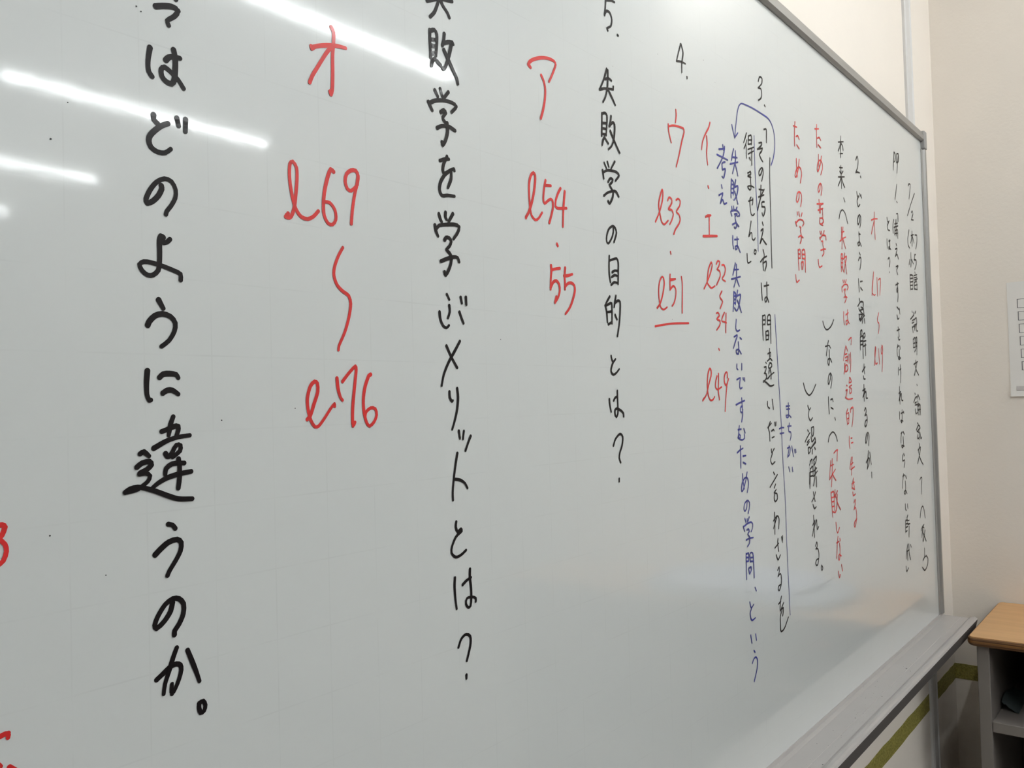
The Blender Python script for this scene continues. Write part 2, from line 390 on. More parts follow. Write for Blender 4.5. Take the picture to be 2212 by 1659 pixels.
# pieces of writing: (name, ink, label, strokes); a stroke is its width and then its points (x, z) on the board, in 0.1 mm
WRITING = [
('handwriting_column','black','large black handwritten column ending in a small circle',[
[(38,3046,16778,3057,16760),(38,2913,16663,2966,16684,3031,16701,3071,16688,3043,16640,2993,16595,3002,16567)],
[(37,2869,16377,2857,16310,2853,16260,2858,16219,2879,16192),(38,2978,16328,2998,16352,3038,16369,3078,16370),(38,3034,16413,3044,16360,3043,16285,3035,16214,3014,16181,2975,16186,2947,16214,2944,16257,2967,16279,3009,16260,3061,16222,3100,16173)],
[(37,2885,15942,2887,15912,2912,15891),(37,2983,15908,2937,15882,2898,15848,2859,15803,2849,15765,2864,15726,2908,15705,2959,15710,2999,15743),(38,3048,15961,3060,15911),(38,3111,15967,3107,15885)],
[(35,2929,15488,2932,15468,2909,15421,2870,15378,2832,15357,2823,15382,2852,15447,2898,15507,2952,15538,3001,15529,3029,15479,3025,15423,2991,15362,2964,15327,2957,15305)],
[(35,2938,15117,2960,15123,2981,15144),(35,2935,15150,2919,15157,2909,15125,2909,15053,2906,14980,2896,14931,2860,14897,2823,14894,2787,14920,2772,14956,2800,14977,2849,14977,2931,14962,3008,14940,3051,14923,3052,14883)],
[(37,2896,14739,2926,14687),(37,2819,14573,2830,14597,2868,14635,2919,14651,2976,14636,3008,14596,3000,14540,2960,14478,2910,14440)],
[(36,2811,14280,2804,14206,2805,14129,2820,14091,2829,14094),(37,2893,14239,2917,14260,2962,14264,3007,14258,3021,14237),(37,2912,14137,2941,14155,2979,14155,3018,14130)],
[(34,2981,13983,2962,13936,2947,13864),(35,2900,13890,2935,13901,2987,13920,3013,13919,3013,13891,2999,13856),(34,2845,13786,2934,13829,3012,13849,3094,13857),(34,2923,13746,2935,13727,2951,13729,2971,13755,2998,13798,3027,13794,3023,13758,2970,13722),(35,3012,13707,3018,13667,3016,13583,3006,13517),(34,3051,13677,3021,13679,2963,13677,2924,13650,2917,13615),(34,3099,13618,3020,13610,2929,13590,2865,13560,2828,13534),(34,2752,13756,2777,13767,2810,13738),(34,2730,13674,2763,13697,2812,13703,2824,13681,2793,13654,2750,13637,2744,13629,2786,13631,2814,13612,2798,13578,2760,13552),(34,2652,13524,2682,13542,2730,13549,2778,13538,2852,13511,2927,13477,3003,13448,3102,13438),(33,2661,13524,2694,13529,2736,13537)],
[(34,2933,13291,2961,13282,2980,13258),(37,2841,13109,2876,13139,2933,13176,2991,13185,3020,13160,3013,13107,2976,13047,2936,12994,2920,12964)],
[(37,2951,12783,2937,12732,2892,12676,2841,12643,2829,12667,2849,12715,2900,12781,2952,12809,2996,12801,3028,12761,3024,12696,2993,12637,2963,12602,2960,12576)],
[(33,2835,12321,2879,12348,2924,12377,2968,12387,2997,12373,3003,12339,2986,12284,2959,12232,2936,12203,2933,12239,2937,12267),(33,2974,12489,2950,12436,2917,12350,2890,12280,2879,12219),(34,3050,12456,3079,12380,3111,12293,3130,12234)],
[(34,3126,12089,3154,12096,3170,12064,3159,12031,3135,12026,3124,12059,3126,12089)],
]),
('handwriting_fragment','red','bright red marks cut by the left edge of the board view',[
[(30,1916,13407,1948,13412,1964,13397,1947,13352,1935,13336,1963,13302,1970,13262,1953,13212,1921,13188)],
[(29,1909,12247,1933,12256,1965,12259,1964,12234)],
[(29,1915,12101,1923,12090),(30,1970,12072,1998,12048)],
]),
('handwriting_note','red','red katakana over two line numbers joined by a long wavy stroke',[
[(35,4179,16787,4256,16822,4348,16854,4441,16876,4517,16884),(36,4375,17006,4397,16973,4395,16898,4382,16784,4378,16635,4370,16515,4356,16468,4348,16488),(35,4366,16845,4309,16769,4233,16652,4177,16564,4151,16506),(35,4173,16792,4179,16776,4202,16795)],
[(32,3903,15435,3924,15463,3919,15431,3949,15442,3980,15510,3995,15596,4011,15724,4010,15822,3977,15861,3951,15838,3944,15740,3962,15611,3993,15512,4042,15457,4102,15448,4155,15474,4205,15524)],
[(33,4364,15860,4337,15873,4308,15816,4273,15701,4256,15583,4262,15498,4297,15445,4342,15441,4376,15486,4369,15558,4320,15608,4274,15608)],
[(34,4603,15805,4615,15875,4592,15912,4544,15906,4495,15867,4479,15804,4501,15749,4539,15741,4588,15780,4603,15805,4577,15726,4549,15601,4532,15476)],
[(29,4439,15272,4390,15197,4350,15105,4344,15039,4374,14970,4428,14927,4488,14895,4506,14834,4483,14722,4437,14603,4378,14498,4370,14462)],
[(30,4055,13931,4085,13958,4123,14048,4160,14139,4158,14202,4132,14216,4092,14181,4062,14091,4065,14007,4089,13923,4126,13873,4161,13878,4216,13933,4281,14009,4318,14045,4320,14023)],
[(31,4349,14242,4358,14159,4379,14094,4399,14071),(31,4404,14217,4465,14279,4538,14339,4546,14313,4528,14195,4504,14041,4496,13939,4499,13866,4519,13894)],
[(32,4697,14274,4676,14263,4634,14173,4613,14069,4618,13965,4644,13883,4673,13859,4719,13888,4751,13947,4737,13996,4688,14004,4637,13972,4626,13935)],
]),
('handwriting_column','black','black handwritten column ending in a question mark and cut at the top of the view',[
[(38,5471,17604,5641,17681,5802,17716),(38,5639,17799,5630,17719,5615,17646,5563,17535,5507,17474),(38,5646,17674,5675,17633,5735,17586,5758,17551),(38,5545,17705,5780,17795),(38,5572,17765,5509,17675)],
[(38,5497,17350,5493,17245,5500,17122,5499,17105),(38,5496,17342,5557,17370,5585,17341,5582,17248,5566,17142),(38,5511,17271,5559,17282),(38,5509,17216,5563,17225),(38,5500,17140,5561,17161),(38,5553,17113,5516,17073,5506,17032),(38,5582,17092,5623,17071),(38,5684,17377,5675,17319,5655,17262),(39,5668,17283,5724,17313,5787,17329,5799,17315),(38,5774,17308,5745,17213,5704,17107,5665,17045,5647,17052),(39,5672,17225,5730,17149,5789,17072,5837,17009,5848,16964)],
[(38,5542,16821,5576,16776),(38,5611,16853,5637,16792),(38,5718,16852,5654,16780),(37,5454,16694,5499,16631),(38,5472,16691,5544,16730,5654,16759,5765,16767,5820,16747,5755,16679),(38,5613,16643,5650,16669,5674,16650,5635,16603,5646,16576,5688,16552),(38,5559,16488,5620,16519,5718,16534,5792,16517),(38,5689,16561,5692,16485,5664,16403,5625,16344,5614,16375)],
[(36,5583,16198,5645,16223,5700,16235),(36,5677,16255,5631,16178,5616,16117,5640,16092,5715,16136,5765,16159,5771,16143),(36,5709,16131,5639,16079,5582,16002,5567,15932,5596,15887,5669,15900,5762,15908),(36,5727,16121,5724,16062,5678,15973)],
[(36,5551,15714,5569,15667,5586,15648),(36,5638,15740,5634,15702,5648,15678),(36,5734,15742,5678,15666),(35,5495,15606,5505,15558,5531,15512),(36,5512,15575,5549,15610,5646,15632,5757,15648,5813,15635,5792,15581,5733,15514),(36,5616,15490,5635,15514,5678,15515,5701,15485,5675,15439,5637,15405,5673,15380,5696,15354),(36,5561,15292,5634,15321,5733,15350,5783,15347,5800,15311),(36,5702,15342,5687,15281,5654,15219,5616,15174,5601,15201)],
[(30,5627,15001,5656,14957),(30,5654,14903,5658,14845,5631,14789),(30,5525,14836,5534,14770,5568,14715,5610,14700,5641,14723),(30,5788,14853,5811,14804,5837,14755),(30,5810,14990,5823,14936),(31,5880,14996,5882,14928)],
[(30,5783,14587,5711,14496,5621,14386,5557,14278,5527,14183),(30,5603,14538,5660,14445,5736,14346)],
[(30,5626,14129,5628,14079,5654,14042,5667,14050),(30,5729,14158,5738,14078,5721,13970,5686,13871,5649,13793)],
[(29,5736,13774,5748,13706),(29,5804,13771,5788,13700),(29,5894,13721,5853,13655,5818,13594)],
[(29,5708,13575,5684,13490,5654,13360,5633,13230,5634,13164),(29,5666,13346,5739,13332,5800,13297,5830,13252)],
[(29,5669,12966,5661,12921,5684,12877,5728,12896,5739,12874,5695,12851),(29,5708,12862,5657,12831,5606,12757,5597,12700,5650,12655,5724,12665,5788,12696),(29,5708,12882,5726,12867)],
[(29,5633,12474,5625,12402,5630,12295,5644,12198),(29,5732,12395,5789,12426,5847,12441),(29,5835,12518,5831,12448,5843,12345,5843,12253,5830,12189,5798,12179,5768,12218,5783,12265,5859,12263,5903,12242,5901,12213)],
[(29,5655,11856,5694,11920,5757,11947,5813,11918,5816,11850,5788,11774,5760,11711),(29,5749,11586,5748,11557)],
]),
('handwriting_note','red','red katakana over a line number and a pair of fives',[
[(36,6976,17447,6936,17464,6974,17511,7071,17565,7181,17608,7305,17635,7399,17634,7423,17607,7388,17537,7333,17447,7293,17388),(36,7157,17416,7199,17365,7220,17290,7208,17177,7172,17058,7127,16956),(36,6959,17460,6943,17476,6985,17511)],
[(34,6827,15883,6863,15924,6913,16009,6967,16147,6996,16273,6999,16338,6971,16358,6929,16325,6895,16240,6889,16097,6900,15972,6920,15911,6983,15875,7037,15901,7100,15968),(34,6824,15875,6839,15899)],
[(34,7178,16318,7157,16260,7133,16154,7131,16096,7154,16074,7198,16103,7254,16135,7291,16126,7298,16065,7272,15988,7223,15882),(34,7163,16265,7268,16279)],
[(34,7444,16282,7396,16222,7348,16132,7345,16073,7388,16061,7543,16086),(34,7522,16263,7501,16158,7483,16051,7467,15877)],
[(34,7349,15676,7361,15659)],
[(34,7231,15435,7235,15385,7218,15281,7210,15186),(34,7235,15389,7304,15407,7387,15423),(34,7211,15201,7260,15264,7317,15284,7365,15251,7374,15186,7339,15110,7280,15050),(34,7308,15114,7280,15054)],
[(34,7487,15437,7472,15350,7474,15276,7471,15209),(34,7459,15350,7530,15360,7616,15383),(34,7472,15232,7526,15274,7592,15287,7649,15262,7652,15195,7593,15077,7538,15006,7466,14946)],
]),
('handwriting_column','black','black handwritten column headed by a five and a dot',[
[(32,8475,18687,8459,18583,8439,18484),(32,8474,18676,8597,18714,8669,18718),(32,8440,18501,8487,18552,8557,18552,8594,18487,8569,18402,8485,18347,8498,18324),(32,8715,18339,8727,18337)],
[(32,8446,17857,8390,17738,8283,17573),(32,8283,17573,8393,17614,8576,17653),(32,8576,17653,8582,17688),(32,8409,17727,8481,17758,8541,17747),(32,8470,17847,8464,17748,8443,17622,8397,17513,8344,17445),(32,8457,17626,8529,17559,8610,17476)],
[(32,8314,17305,8307,17195,8294,17040),(32,8313,17301,8381,17326,8421,17304,8410,17180,8388,17066),(32,8314,17193,8404,17211),(32,8308,17131,8393,17143),(32,8300,17065,8389,17078),(32,8350,17041,8317,16989,8297,16936),(32,8350,17037,8428,16982),(32,8508,17321,8497,17266,8463,17192),(32,8463,17192,8542,17256,8579,17236,8573,17136,8545,17040,8495,16964,8432,16918),(32,8482,17140,8532,17078,8603,16996,8673,16924)],
[(32,8332,16736,8374,16684),(32,8400,16762,8427,16710),(32,8561,16798,8479,16705),(32,8290,16643,8307,16554),(32,8304,16622,8387,16662,8478,16676,8584,16681,8644,16651,8563,16574),(32,8402,16532,8450,16581,8502,16575,8469,16528,8430,16501,8502,16437),(32,8303,16354,8372,16398,8494,16440,8570,16445,8621,16397),(32,8506,16438,8490,16370,8417,16281,8384,16308)],
[(31,8484,16003,8481,15962,8447,15893,8368,15814,8332,15829,8335,15894,8385,15981,8470,16029,8522,16016,8550,15963,8523,15903,8489,15846)],
[(31,8377,15671,8363,15537,8368,15434,8383,15371),(31,8371,15614,8447,15639,8539,15658,8567,15616,8559,15477,8549,15363),(31,8431,15488,8485,15514,8538,15516),(31,8412,15430,8482,15461,8542,15455),(31,8400,15341,8462,15375,8537,15374)],
[(31,8359,15202,8299,15142,8252,15091),(31,8259,15091,8284,15014,8293,14903),(31,8274,15092,8342,15117,8394,15125,8396,15021,8388,14893),(31,8299,15019,8389,15033),(31,8313,14881,8389,14913),(31,8490,15221,8472,15163,8445,15088),(31,8462,15134,8533,15168,8578,15155,8571,15033,8548,14910,8520,14819,8497,14754),(31,8462,14997,8497,14947)],
[(31,8349,14521,8364,14477,8392,14454,8439,14487),(31,8392,14454,8352,14398,8337,14342,8384,14307,8445,14327,8513,14372)],
[(31,8283,14027,8289,13960,8311,13885),(31,8374,14010,8405,14042,8451,14057),(31,8458,14121,8458,14037,8459,13933,8455,13861,8422,13822,8394,13855,8397,13903,8436,13918,8525,13892,8577,13858,8579,13822)],
[(31,8339,13497,8385,13569,8486,13624,8545,13586,8524,13490,8473,13413,8455,13351,8482,13297),(31,8439,13113,8437,13082)],
]),
('handwritten_numeral','black','black handwritten numeral four with a dot above red katakana',[
[(28,10333,18741,10257,18599,10197,18470),(28,10197,18470,10342,18503,10448,18507),(28,10346,18739,10391,18640,10346,18489,10337,18362),(28,10482,18340,10483,18318)],
]),
('handwriting_note','red','red katakana with two line numbers and a red underline below them',[
[(29,10131,17804,10136,17736,10109,17633),(29,9908,17558,9915,17464,9971,17337),(29,9910,17531,10025,17572,10180,17595,10326,17602,10344,17564,10264,17406,10171,17202,10087,17042)],
[(29,9488,16232,9594,16367,9687,16541,9703,16641,9686,16670,9616,16556,9582,16453,9611,16343,9649,16252,9711,16230,9816,16294)],
[(29,9825,16555,9865,16603,9929,16591,9936,16547,9875,16483,9836,16445,9929,16447,9963,16398,9920,16319,9859,16252)],
[(29,10052,16598,10112,16627,10168,16604,10144,16536,10052,16448,10117,16422,10151,16363,10108,16293,10006,16205,9960,16140)],
[(29,9854,15897,9863,15871)],
[(29,9460,15149,9535,15206,9615,15335,9660,15471,9647,15540,9602,15549,9545,15487,9512,15388,9513,15274,9550,15164,9620,15138,9713,15175)],
[(29,9824,15602,9812,15503,9811,15405),(29,9811,15409,9898,15462,9961,15427,9955,15336,9902,15242,9852,15203),(29,9820,15539,9961,15557),(29,9819,15526,9942,15551)],
[(29,10132,15601,10149,15516,10118,15131)],
[(29,9393,14915,9571,14942,9846,14975,10289,15005)],
]),
('handwriting_note','red','red pair of katakana with line numbers running down beside the blue writing',[
[(30,11144,17878,11098,17798,10980,17673,10885,17545,10852,17436),(30,11022,17658,11032,17558,11003,17405,11025,17259)],
[(30,11013,16959,11032,16934)],
[(30,10903,16506,10959,16539,11069,16556),(30,11019,16533,10999,16269),(30,10808,16233,11024,16264,11247,16293),(30,10812,16226,11024,16256,11247,16285),(30,10914,16517,11046,16547)],
[(30,10785,15505,10888,15610,11007,15756,11059,15859,11029,15894,10946,15798,10906,15698,10888,15600,10949,15557,11012,15534,11124,15573)],
[(30,11193,15888,11242,15938,11308,15925,11257,15851,11210,15816,11298,15796,11304,15728,11181,15593)],
[(30,11374,15893,11443,15901,11484,15845,11443,15761,11370,15699,11470,15669)],
[(29,11344,15518,11270,15443,11301,15406,11355,15371,11267,15266)],
[(29,11139,15189,11195,15202,11237,15166,11155,15112,11253,15088,11237,15029,11131,14955)],
[(29,11400,15216,11325,15142,11310,15092,11378,15086,11457,15075),(29,11456,15209,11442,15089,11423,14935)],
[(29,11178,14694,11192,14677)],
[(30,10638,13983,10749,14062,10822,14185,10907,14319,10912,14386,10871,14414,10812,14337,10782,14213,10792,14071,10849,13985,10935,13984,10993,14026),(30,10628,13979,10661,14007)],
[(30,11092,14311,11042,14233,11036,14156,11099,14127,11224,14160),(30,11143,14345,11133,14214,11118,14088,11144,13986)],
[(30,11428,14294,11422,14363,11376,14362,11326,14303,11330,14214,11385,14185,11461,14274,11409,14195,11379,14106,11345,13969,11314,13817)],
]),
('drawn_arrow','blue','blue hooked arrow curving over the bracketed black text',[
[(27,13337,17717,13452,17870,13522,18055,13518,18259,13415,18405,13277,18461,12998,18471,12675,18471,12361,18450,12232,18428,12152,18365,12094,18266,12029,18073,11962,17849),(27,11879,18022,11920,17933,11962,17849),(27,11962,17849,12080,17949)],
]),
('handwritten_numeral','black','black handwritten numeral three with a dot above the blue arrow',[
[(28,12932,18961,12995,19050,13092,19050,13070,18966,12923,18859),(28,12923,18859,13034,18867,13054,18784,13021,18720,12919,18660),(28,13153,18643,13173,18624)],
]),
('handwriting_column','black','black bracketed sentence column with a ruled line beside it',[
[(30,13088,18238,13188,18261,13188,18161,13177,18047)],
[(30,12872,17974,12984,18004,12966,17956,12808,17861),(30,12808,17861,13004,17920),(30,13004,17920,12972,17869,12884,17796,12933,17740,12999,17704)],
[(30,12974,17581,12911,17492,12840,17456,12831,17509,12920,17586,12989,17595,13002,17520,12929,17385)],
[(30,12895,17308,12866,17134),(30,12807,17232,12986,17253),(30,12782,17108,12993,17178),(30,13015,17269,12880,17136,12723,16893),(30,12997,17068,12898,17041,12906,16977),(30,12906,16977,13017,16984,13011,16917,12935,16833,12897,16877)],
[(30,12898,16730,12927,16690),(30,12831,16589,12916,16629,12897,16571,12772,16381),(30,12772,16381,12875,16470,12927,16444,13020,16402)],
[(30,12892,16295,12922,16233,12918,16189),(30,12773,16097,12874,16162,13017,16212),(30,12918,16189,12870,16119,12871,15977),(30,12882,16093,12995,16127,12988,16055,12926,15978)],
[(30,12771,15762,12773,15632,12788,15504),(30,12876,15728,13059,15761),(30,12985,15798,12979,15650,12968,15529,12909,15481,12886,15533,12971,15562,13034,15490)],
[(28,13299,17824,13270,17606,13253,17267,13252,16877,13227,16423,13221,16052)],
[(27,12775,15263,12762,15111,12768,14880),(27,12788,15258,12872,15274,12879,15204,12858,15127),(27,12796,15194,12865,15198),(27,12790,15124,12859,15133),(27,12955,15133,12959,15231,12997,15282,13080,15282,13080,15129,13068,14843),(27,12975,15199,13073,15205),(27,12969,15133,13068,15144),(27,12876,15020,12873,14890),(27,12890,15021,12974,15036,12989,14960,12961,14894),(27,12885,14961,12968,14965),(27,12878,14890,12962,14899)],
[(27,13004,14754,12992,14623),(27,12928,14676,13041,14696,13035,14635),(27,12903,14561,13018,14602,13085,14571),(27,12833,14538,12850,14523),(27,12771,14462,12840,14468,12821,14414,12763,14370),(27,12763,14370,12830,14360,12838,14296,12738,14247,12710,14231),(27,12725,14252,12845,14220,12979,14172,13120,14188),(27,12983,14525,12936,14470,12976,14449,13063,14483,13053,14526,12984,14536),(27,13003,14433,13025,14373,13017,14286),(27,12878,14285,12994,14340,13139,14385),(27,12959,14416,12927,14361)],
[(27,12846,13929,12853,13854,12919,13825),(27,13043,13959,13071,13806)],
[(27,12927,13614,12851,13531,12884,13443,12887,13319),(27,12823,13527,12967,13591),(27,13108,13597,13117,13542),(27,13157,13601,13147,13552),(27,12970,13472,13042,13491,13068,13468),(27,12974,13364,13059,13376)],
[(27,12934,13186,12943,13132,13047,13191),(27,12970,13119,12892,13027,12941,12954,13056,12983)],
[(27,12985,12826,13024,12790),(27,12826,12608,12957,12677,13136,12776),(27,12990,12582,13052,12636),(27,12983,12507,13058,12549),(27,13011,12499,12976,12427,13013,12369,13101,12403,13094,12480,13025,12498)],
[(27,12969,12201,12971,12072,12952,11869),(27,12916,12078,13004,12122,13061,12136,12905,11962),(27,13003,12111,13089,12133,13142,12083,13113,11934)],
[(27,13070,11778,13050,11716,13081,11587),(27,12932,11658,13092,11710),(27,13215,11791,13238,11733),(27,13259,11801,13249,11699),(27,12978,11544,13040,11459,13140,11519)],
[(27,13011,11301,13072,11340,13080,11279,13016,11204),(27,13016,11204,13118,11229,13154,11147,13130,11054,13052,10981,13011,11000,13030,11050,13131,11064)],
[(27,13128,10874,13077,10798,13051,10673),(27,13005,10780,13092,10805),(27,13064,10660,13203,10762),(27,13123,10670,13182,10690,13175,10616,13142,10568),(27,13121,10648,13057,10586,13045,10459,13063,10342,13209,10369,13374,10498)],
]),
('handwriting_column','black','short black handwritten column beginning with a many stroked kanji and ending in a bracket',[
[(26,12401,18021,12356,17947,12285,17851),(26,12405,17915,12360,17841,12290,17762),(26,12372,17823,12368,17631),(26,12476,17995,12452,17862),(26,12476,17990,12570,18027,12592,17979,12571,17882),(26,12471,17930,12572,17953),(26,12465,17864,12572,17893),(26,12432,17777,12648,17856),(26,12439,17709,12642,17796),(26,12579,17825,12567,17683,12556,17563),(26,12474,17663,12510,17628)],
[(26,12400,17409,12508,17451,12517,17416,12410,17374),(26,12396,17360,12513,17361),(26,12495,17454,12494,17294,12498,17187,12444,17162,12382,17199,12515,17233,12619,17225)],
[(26,12389,16977,12562,17028),(26,12486,17052,12443,17007,12446,16891,12476,16789,12541,16783,12597,16819),(26,12556,17048,12544,16971,12515,16940)],
[(26,12462,16681,12403,16534,12355,16432,12439,16507,12477,16491,12483,16418,12548,16405,12590,16443)],
[(26,12561,16254,12530,16208,12582,16193,12613,16250,12561,16260)],
[(26,12268,16161,12282,16031,12400,16060)],
]),
('ruled_line','blue','thin blue ruled line beside the short black column',[
[(19,12691,18044,12684,17815,12682,17491,12694,17169,12714,16794,12693,16252)],
]),
('handwriting_note','blue','short blue note of two characters left of the blue column',[
[(29,11542,17648,11560,17587),(29,11409,17559,11597,17605),(29,11334,17468,11691,17462),(29,11599,17636,11568,17538,11478,17418,11329,17268),(29,11593,17412,11497,17372,11501,17282),(29,11501,17282,11596,17311,11566,17225,11527,17167,11482,17183)],
[(29,11453,17050,11469,17013),(29,11356,16888,11486,16941,11459,16891,11393,16780),(29,11393,16780,11478,16844,11520,16791,11604,16820)],
]),
('handwriting_column','blue','long blue handwritten column beneath the arrow head',[
[(29,11911,17670,11868,17589,11823,17487),(29,11852,17539,12024,17564),(29,11970,17652,11974,17559,11943,17470,11844,17296),(29,11770,17420,12043,17501),(29,11942,17459,11996,17377,12026,17295)],
[(29,11800,17200,11776,17058,11765,16923),(29,11800,17195,11869,17167,11876,17096,11842,16977),(29,11794,17122,11867,17136),(29,11781,17059,11862,17073),(29,11776,16997,11857,17011),(29,11946,17217,11901,17111),(29,11900,17101,12013,17137,11993,17045,11924,16950,11860,16904),(29,11895,17038,11949,16955,11991,16869)],
[(29,11774,16792,11787,16753),(29,11840,16808,11848,16763),(29,11961,16812,11909,16763),(29,11737,16715,11768,16658),(29,11762,16729,11921,16765,12029,16740,12038,16700,11963,16684),(29,11867,16699,11953,16713,11876,16655,11906,16587),(29,11781,16533,11905,16572,12000,16534),(29,11906,16582,11926,16529,11862,16488,11839,16506)],
[(29,11779,16362,11771,16259,11788,16180),(29,11836,16318,11971,16342),(29,11925,16366,11929,16279,11910,16195,11860,16178,11852,16218,11938,16234,12017,16156)],
[(29,11831,15970,11788,15884,11732,15787),(29,11775,15868,11934,15889),(29,11866,15954,11851,15768,11754,15617),(29,11679,15721,11986,15787),(29,11850,15763,11894,15701,11938,15643)],
[(29,11744,15542,11733,15410,11696,15255),(29,11743,15537,11802,15527,11805,15415,11789,15363),(29,11739,15481,11799,15486),(29,11735,15430,11795,15435),(29,11730,15379,11791,15383),(29,11879,15574,11822,15467),(29,11848,15490,11972,15520,11940,15425,11896,15340,11818,15274,11749,15309),(29,11855,15429,11921,15352,11980,15259)],
[(29,11795,15140,11771,15007,11817,14974,11903,14993)],
[(29,11702,14887,11812,14912,11744,14823,11664,14720),(29,11906,14881,11954,14862),(29,11840,14817,11853,14736,11826,14644,11766,14652,11758,14692,11843,14705,11928,14647)],
[(29,11765,14490,11760,14430,11794,14410),(29,11935,14499,11928,14412)],
[(29,11743,14265,11866,14291,11850,14246,11831,14164,11865,14134,11915,14149),(29,11964,14292,11970,14266),(29,12014,14292,12017,14246)],
[(29,11890,13996,11903,13859,11907,13757,11861,13652),(29,11689,13903,11986,13959),(29,11905,13879,11842,13860,11837,13799,11897,13788,11913,13828)],
[(28,11774,13593,11757,13533,11740,13463,11712,13424,11771,13412,11799,13451,11740,13473,11747,13413,11866,13387,11942,13413,11934,13465),(28,11722,13540,11831,13545),(28,11929,13546,11968,13484)],
[(28,11670,13211,11773,13244,11872,13264),(28,11790,13299,11787,13123,11776,12983),(28,11862,13148,11961,13152),(28,11867,13057,11951,13030)],
[(28,11829,12893,11833,12797,11871,12672),(28,11990,12905,11930,12788,11821,12657,11772,12651,11792,12740,11884,12823,11983,12824,12027,12759,12008,12679,11965,12612)],
[(28,11953,12471,11933,12392,11868,12349,11834,12383,11865,12460,11967,12495,12038,12452,12019,12373,11976,12306)],
[(28,11859,12240,11891,12186),(28,11932,12226,11941,12190),(28,12008,12247,11966,12197),(28,11789,12138,11832,12062),(28,11801,12132,11951,12163,12076,12163,12123,12126,12105,12067,12052,12028),(28,11906,12073,11968,12075,11990,12041,11938,12008,11996,11959),(28,11869,11931,11994,11939,12119,11932),(28,11996,11959,11989,11879,11910,11830)],
[(28,11853,11737,11845,11558,11846,11367),(28,11864,11726,11939,11729,11946,11673,11929,11615),(28,11860,11676,11933,11670),(28,11855,11621,11929,11615),(28,11990,11605,11992,11716,12087,11707,12104,11617,12111,11346),(28,11994,11655,12094,11644),(28,11990,11600,12089,11589),(28,11919,11505,11950,11424),(28,11932,11513,12007,11516,12017,11479,11950,11424)],
[(28,12131,11194,12169,11141)],
[(27,11927,11019,11969,10930,12060,10962),(27,11981,10922,11926,10863,11944,10779,11990,10743,12100,10756)],
[(27,11918,10542,11931,10489,11950,10424),(27,12092,10518,12114,10427)],
[(27,12014,10298,12049,10265),(27,11937,10131,12005,10184,12080,10186,12126,10129,12104,10023,12046,9937,11981,9858)],
]),
('ruled_line','blue','long thin blue ruled line running down beside the bracketed sentence',[
[(20,13272,15306,13296,14864,13376,13534,13386,13031,13427,12348,13427,11574,13459,10517)],
]),
('handwriting_note','blue','small blue gloss of four characters with an equals mark right of the long blue line',[
[(27,13284,13492,13373,13505,13475,13501),(27,13306,13414,13467,13418)],
[(27,13612,13844,13764,13847),(27,13623,13794,13759,13796),(27,13708,13893,13708,13746,13686,13668,13610,13664,13598,13693,13719,13695,13807,13659)],
[(27,13641,13517,13793,13517),(27,13715,13565,13679,13442,13768,13416,13777,13359,13725,13288)],
[(27,13592,13166,13714,13175,13688,13070,13593,13020),(27,13671,13200,13647,13117,13594,13031),(27,13791,13188,13851,13014),(27,13908,13124,13918,13067),(27,13955,13122,13966,13075)],
[(27,13627,12859,13665,12783),(27,13777,12842,13795,12773)],
]),
('handwriting_column','red','red handwritten column nearest the long blue ruled line, ending in a bracket',[
[(31,14479,18692,14449,18553,14427,18429,14421,18266),(31,14390,18605,14554,18620),(31,14504,18446,14588,18477,14649,18431),(31,14522,18306,14633,18264)],
[(31,14481,18058,14483,17915,14499,17750),(31,14614,18073,14545,17879,14433,17732,14386,17752,14462,17863,14583,17935,14680,17918,14706,17838,14633,17673)],
[(31,14554,17485,14546,17399,14455,17306,14409,17328,14470,17458,14556,17503,14653,17478,14659,17383,14604,17259)],
[(31,14428,17134,14449,17090),(31,14504,17146,14530,17078),(31,14659,17153,14613,17091),(31,14333,16953,14381,16889),(31,14337,16930,14507,17015,14673,17028,14729,16988,14663,16930),(31,14512,16896,14576,16888,14554,16831,14575,16774),(31,14444,16708,14562,16748,14659,16725),(31,14575,16774,14572,16678,14515,16611)],
[(31,14406,16490,14405,16324,14413,16141),(31,14414,16479,14504,16496,14489,16345),(31,14414,16414,14497,16423),(31,14414,16342,14499,16352),(31,14589,16363,14592,16489,14705,16521,14728,16421,14716,16136),(31,14606,16430,14714,16443),(31,14605,16358,14713,16371),(31,14532,16284,14546,16167),(31,14538,16279,14626,16301,14586,16171)],
[(31,14248,16041,14285,15927,14408,15969)],
]),
('handwriting_column','red','shorter red handwritten column second from the long blue ruled line, ending in a bracket',[
[(31,15570,18904,15546,18747,15536,18485),(31,15462,18803,15666,18851),(31,15572,18658,15686,18696,15756,18661),(31,15615,18547,15740,18517)],
[(31,15607,18367,15597,18213,15624,18117),(31,15761,18368,15688,18206,15543,18044,15511,18082,15560,18205,15678,18280,15785,18251,15793,18150,15686,18014)],
[(31,15646,17816,15619,17735,15539,17671,15515,17717,15572,17803,15661,17851,15730,17806,15709,17713,15663,17635)],
[(31,15543,17532,15549,17420,15553,17294),(31,15424,17437,15665,17483),(31,15759,17499,15624,17445,15590,17300),(31,15467,17331,15731,17405),(31,15711,17395,15710,17217),(31,15562,17207,15534,17115,15624,17103,15742,17171,15692,17221,15580,17204),(31,15587,17097,15696,17088)],
[(31,15535,16956,15567,16910),(31,15609,16967,15641,16921),(31,15761,17001,15716,16931),(31,15515,16841,15537,16806),(31,15521,16829,15676,16907,15826,16914,15837,16845),(31,15590,16787,15664,16791,15657,16733,15689,16686),(31,15535,16617,15686,16654,15799,16668),(31,15686,16661,15697,16586,15605,16518)],
[(31,15388,16424,15429,16303,15578,16338)],
]),
('handwriting_column','black','two black kanji with a comma and an opening curve above a red column',[
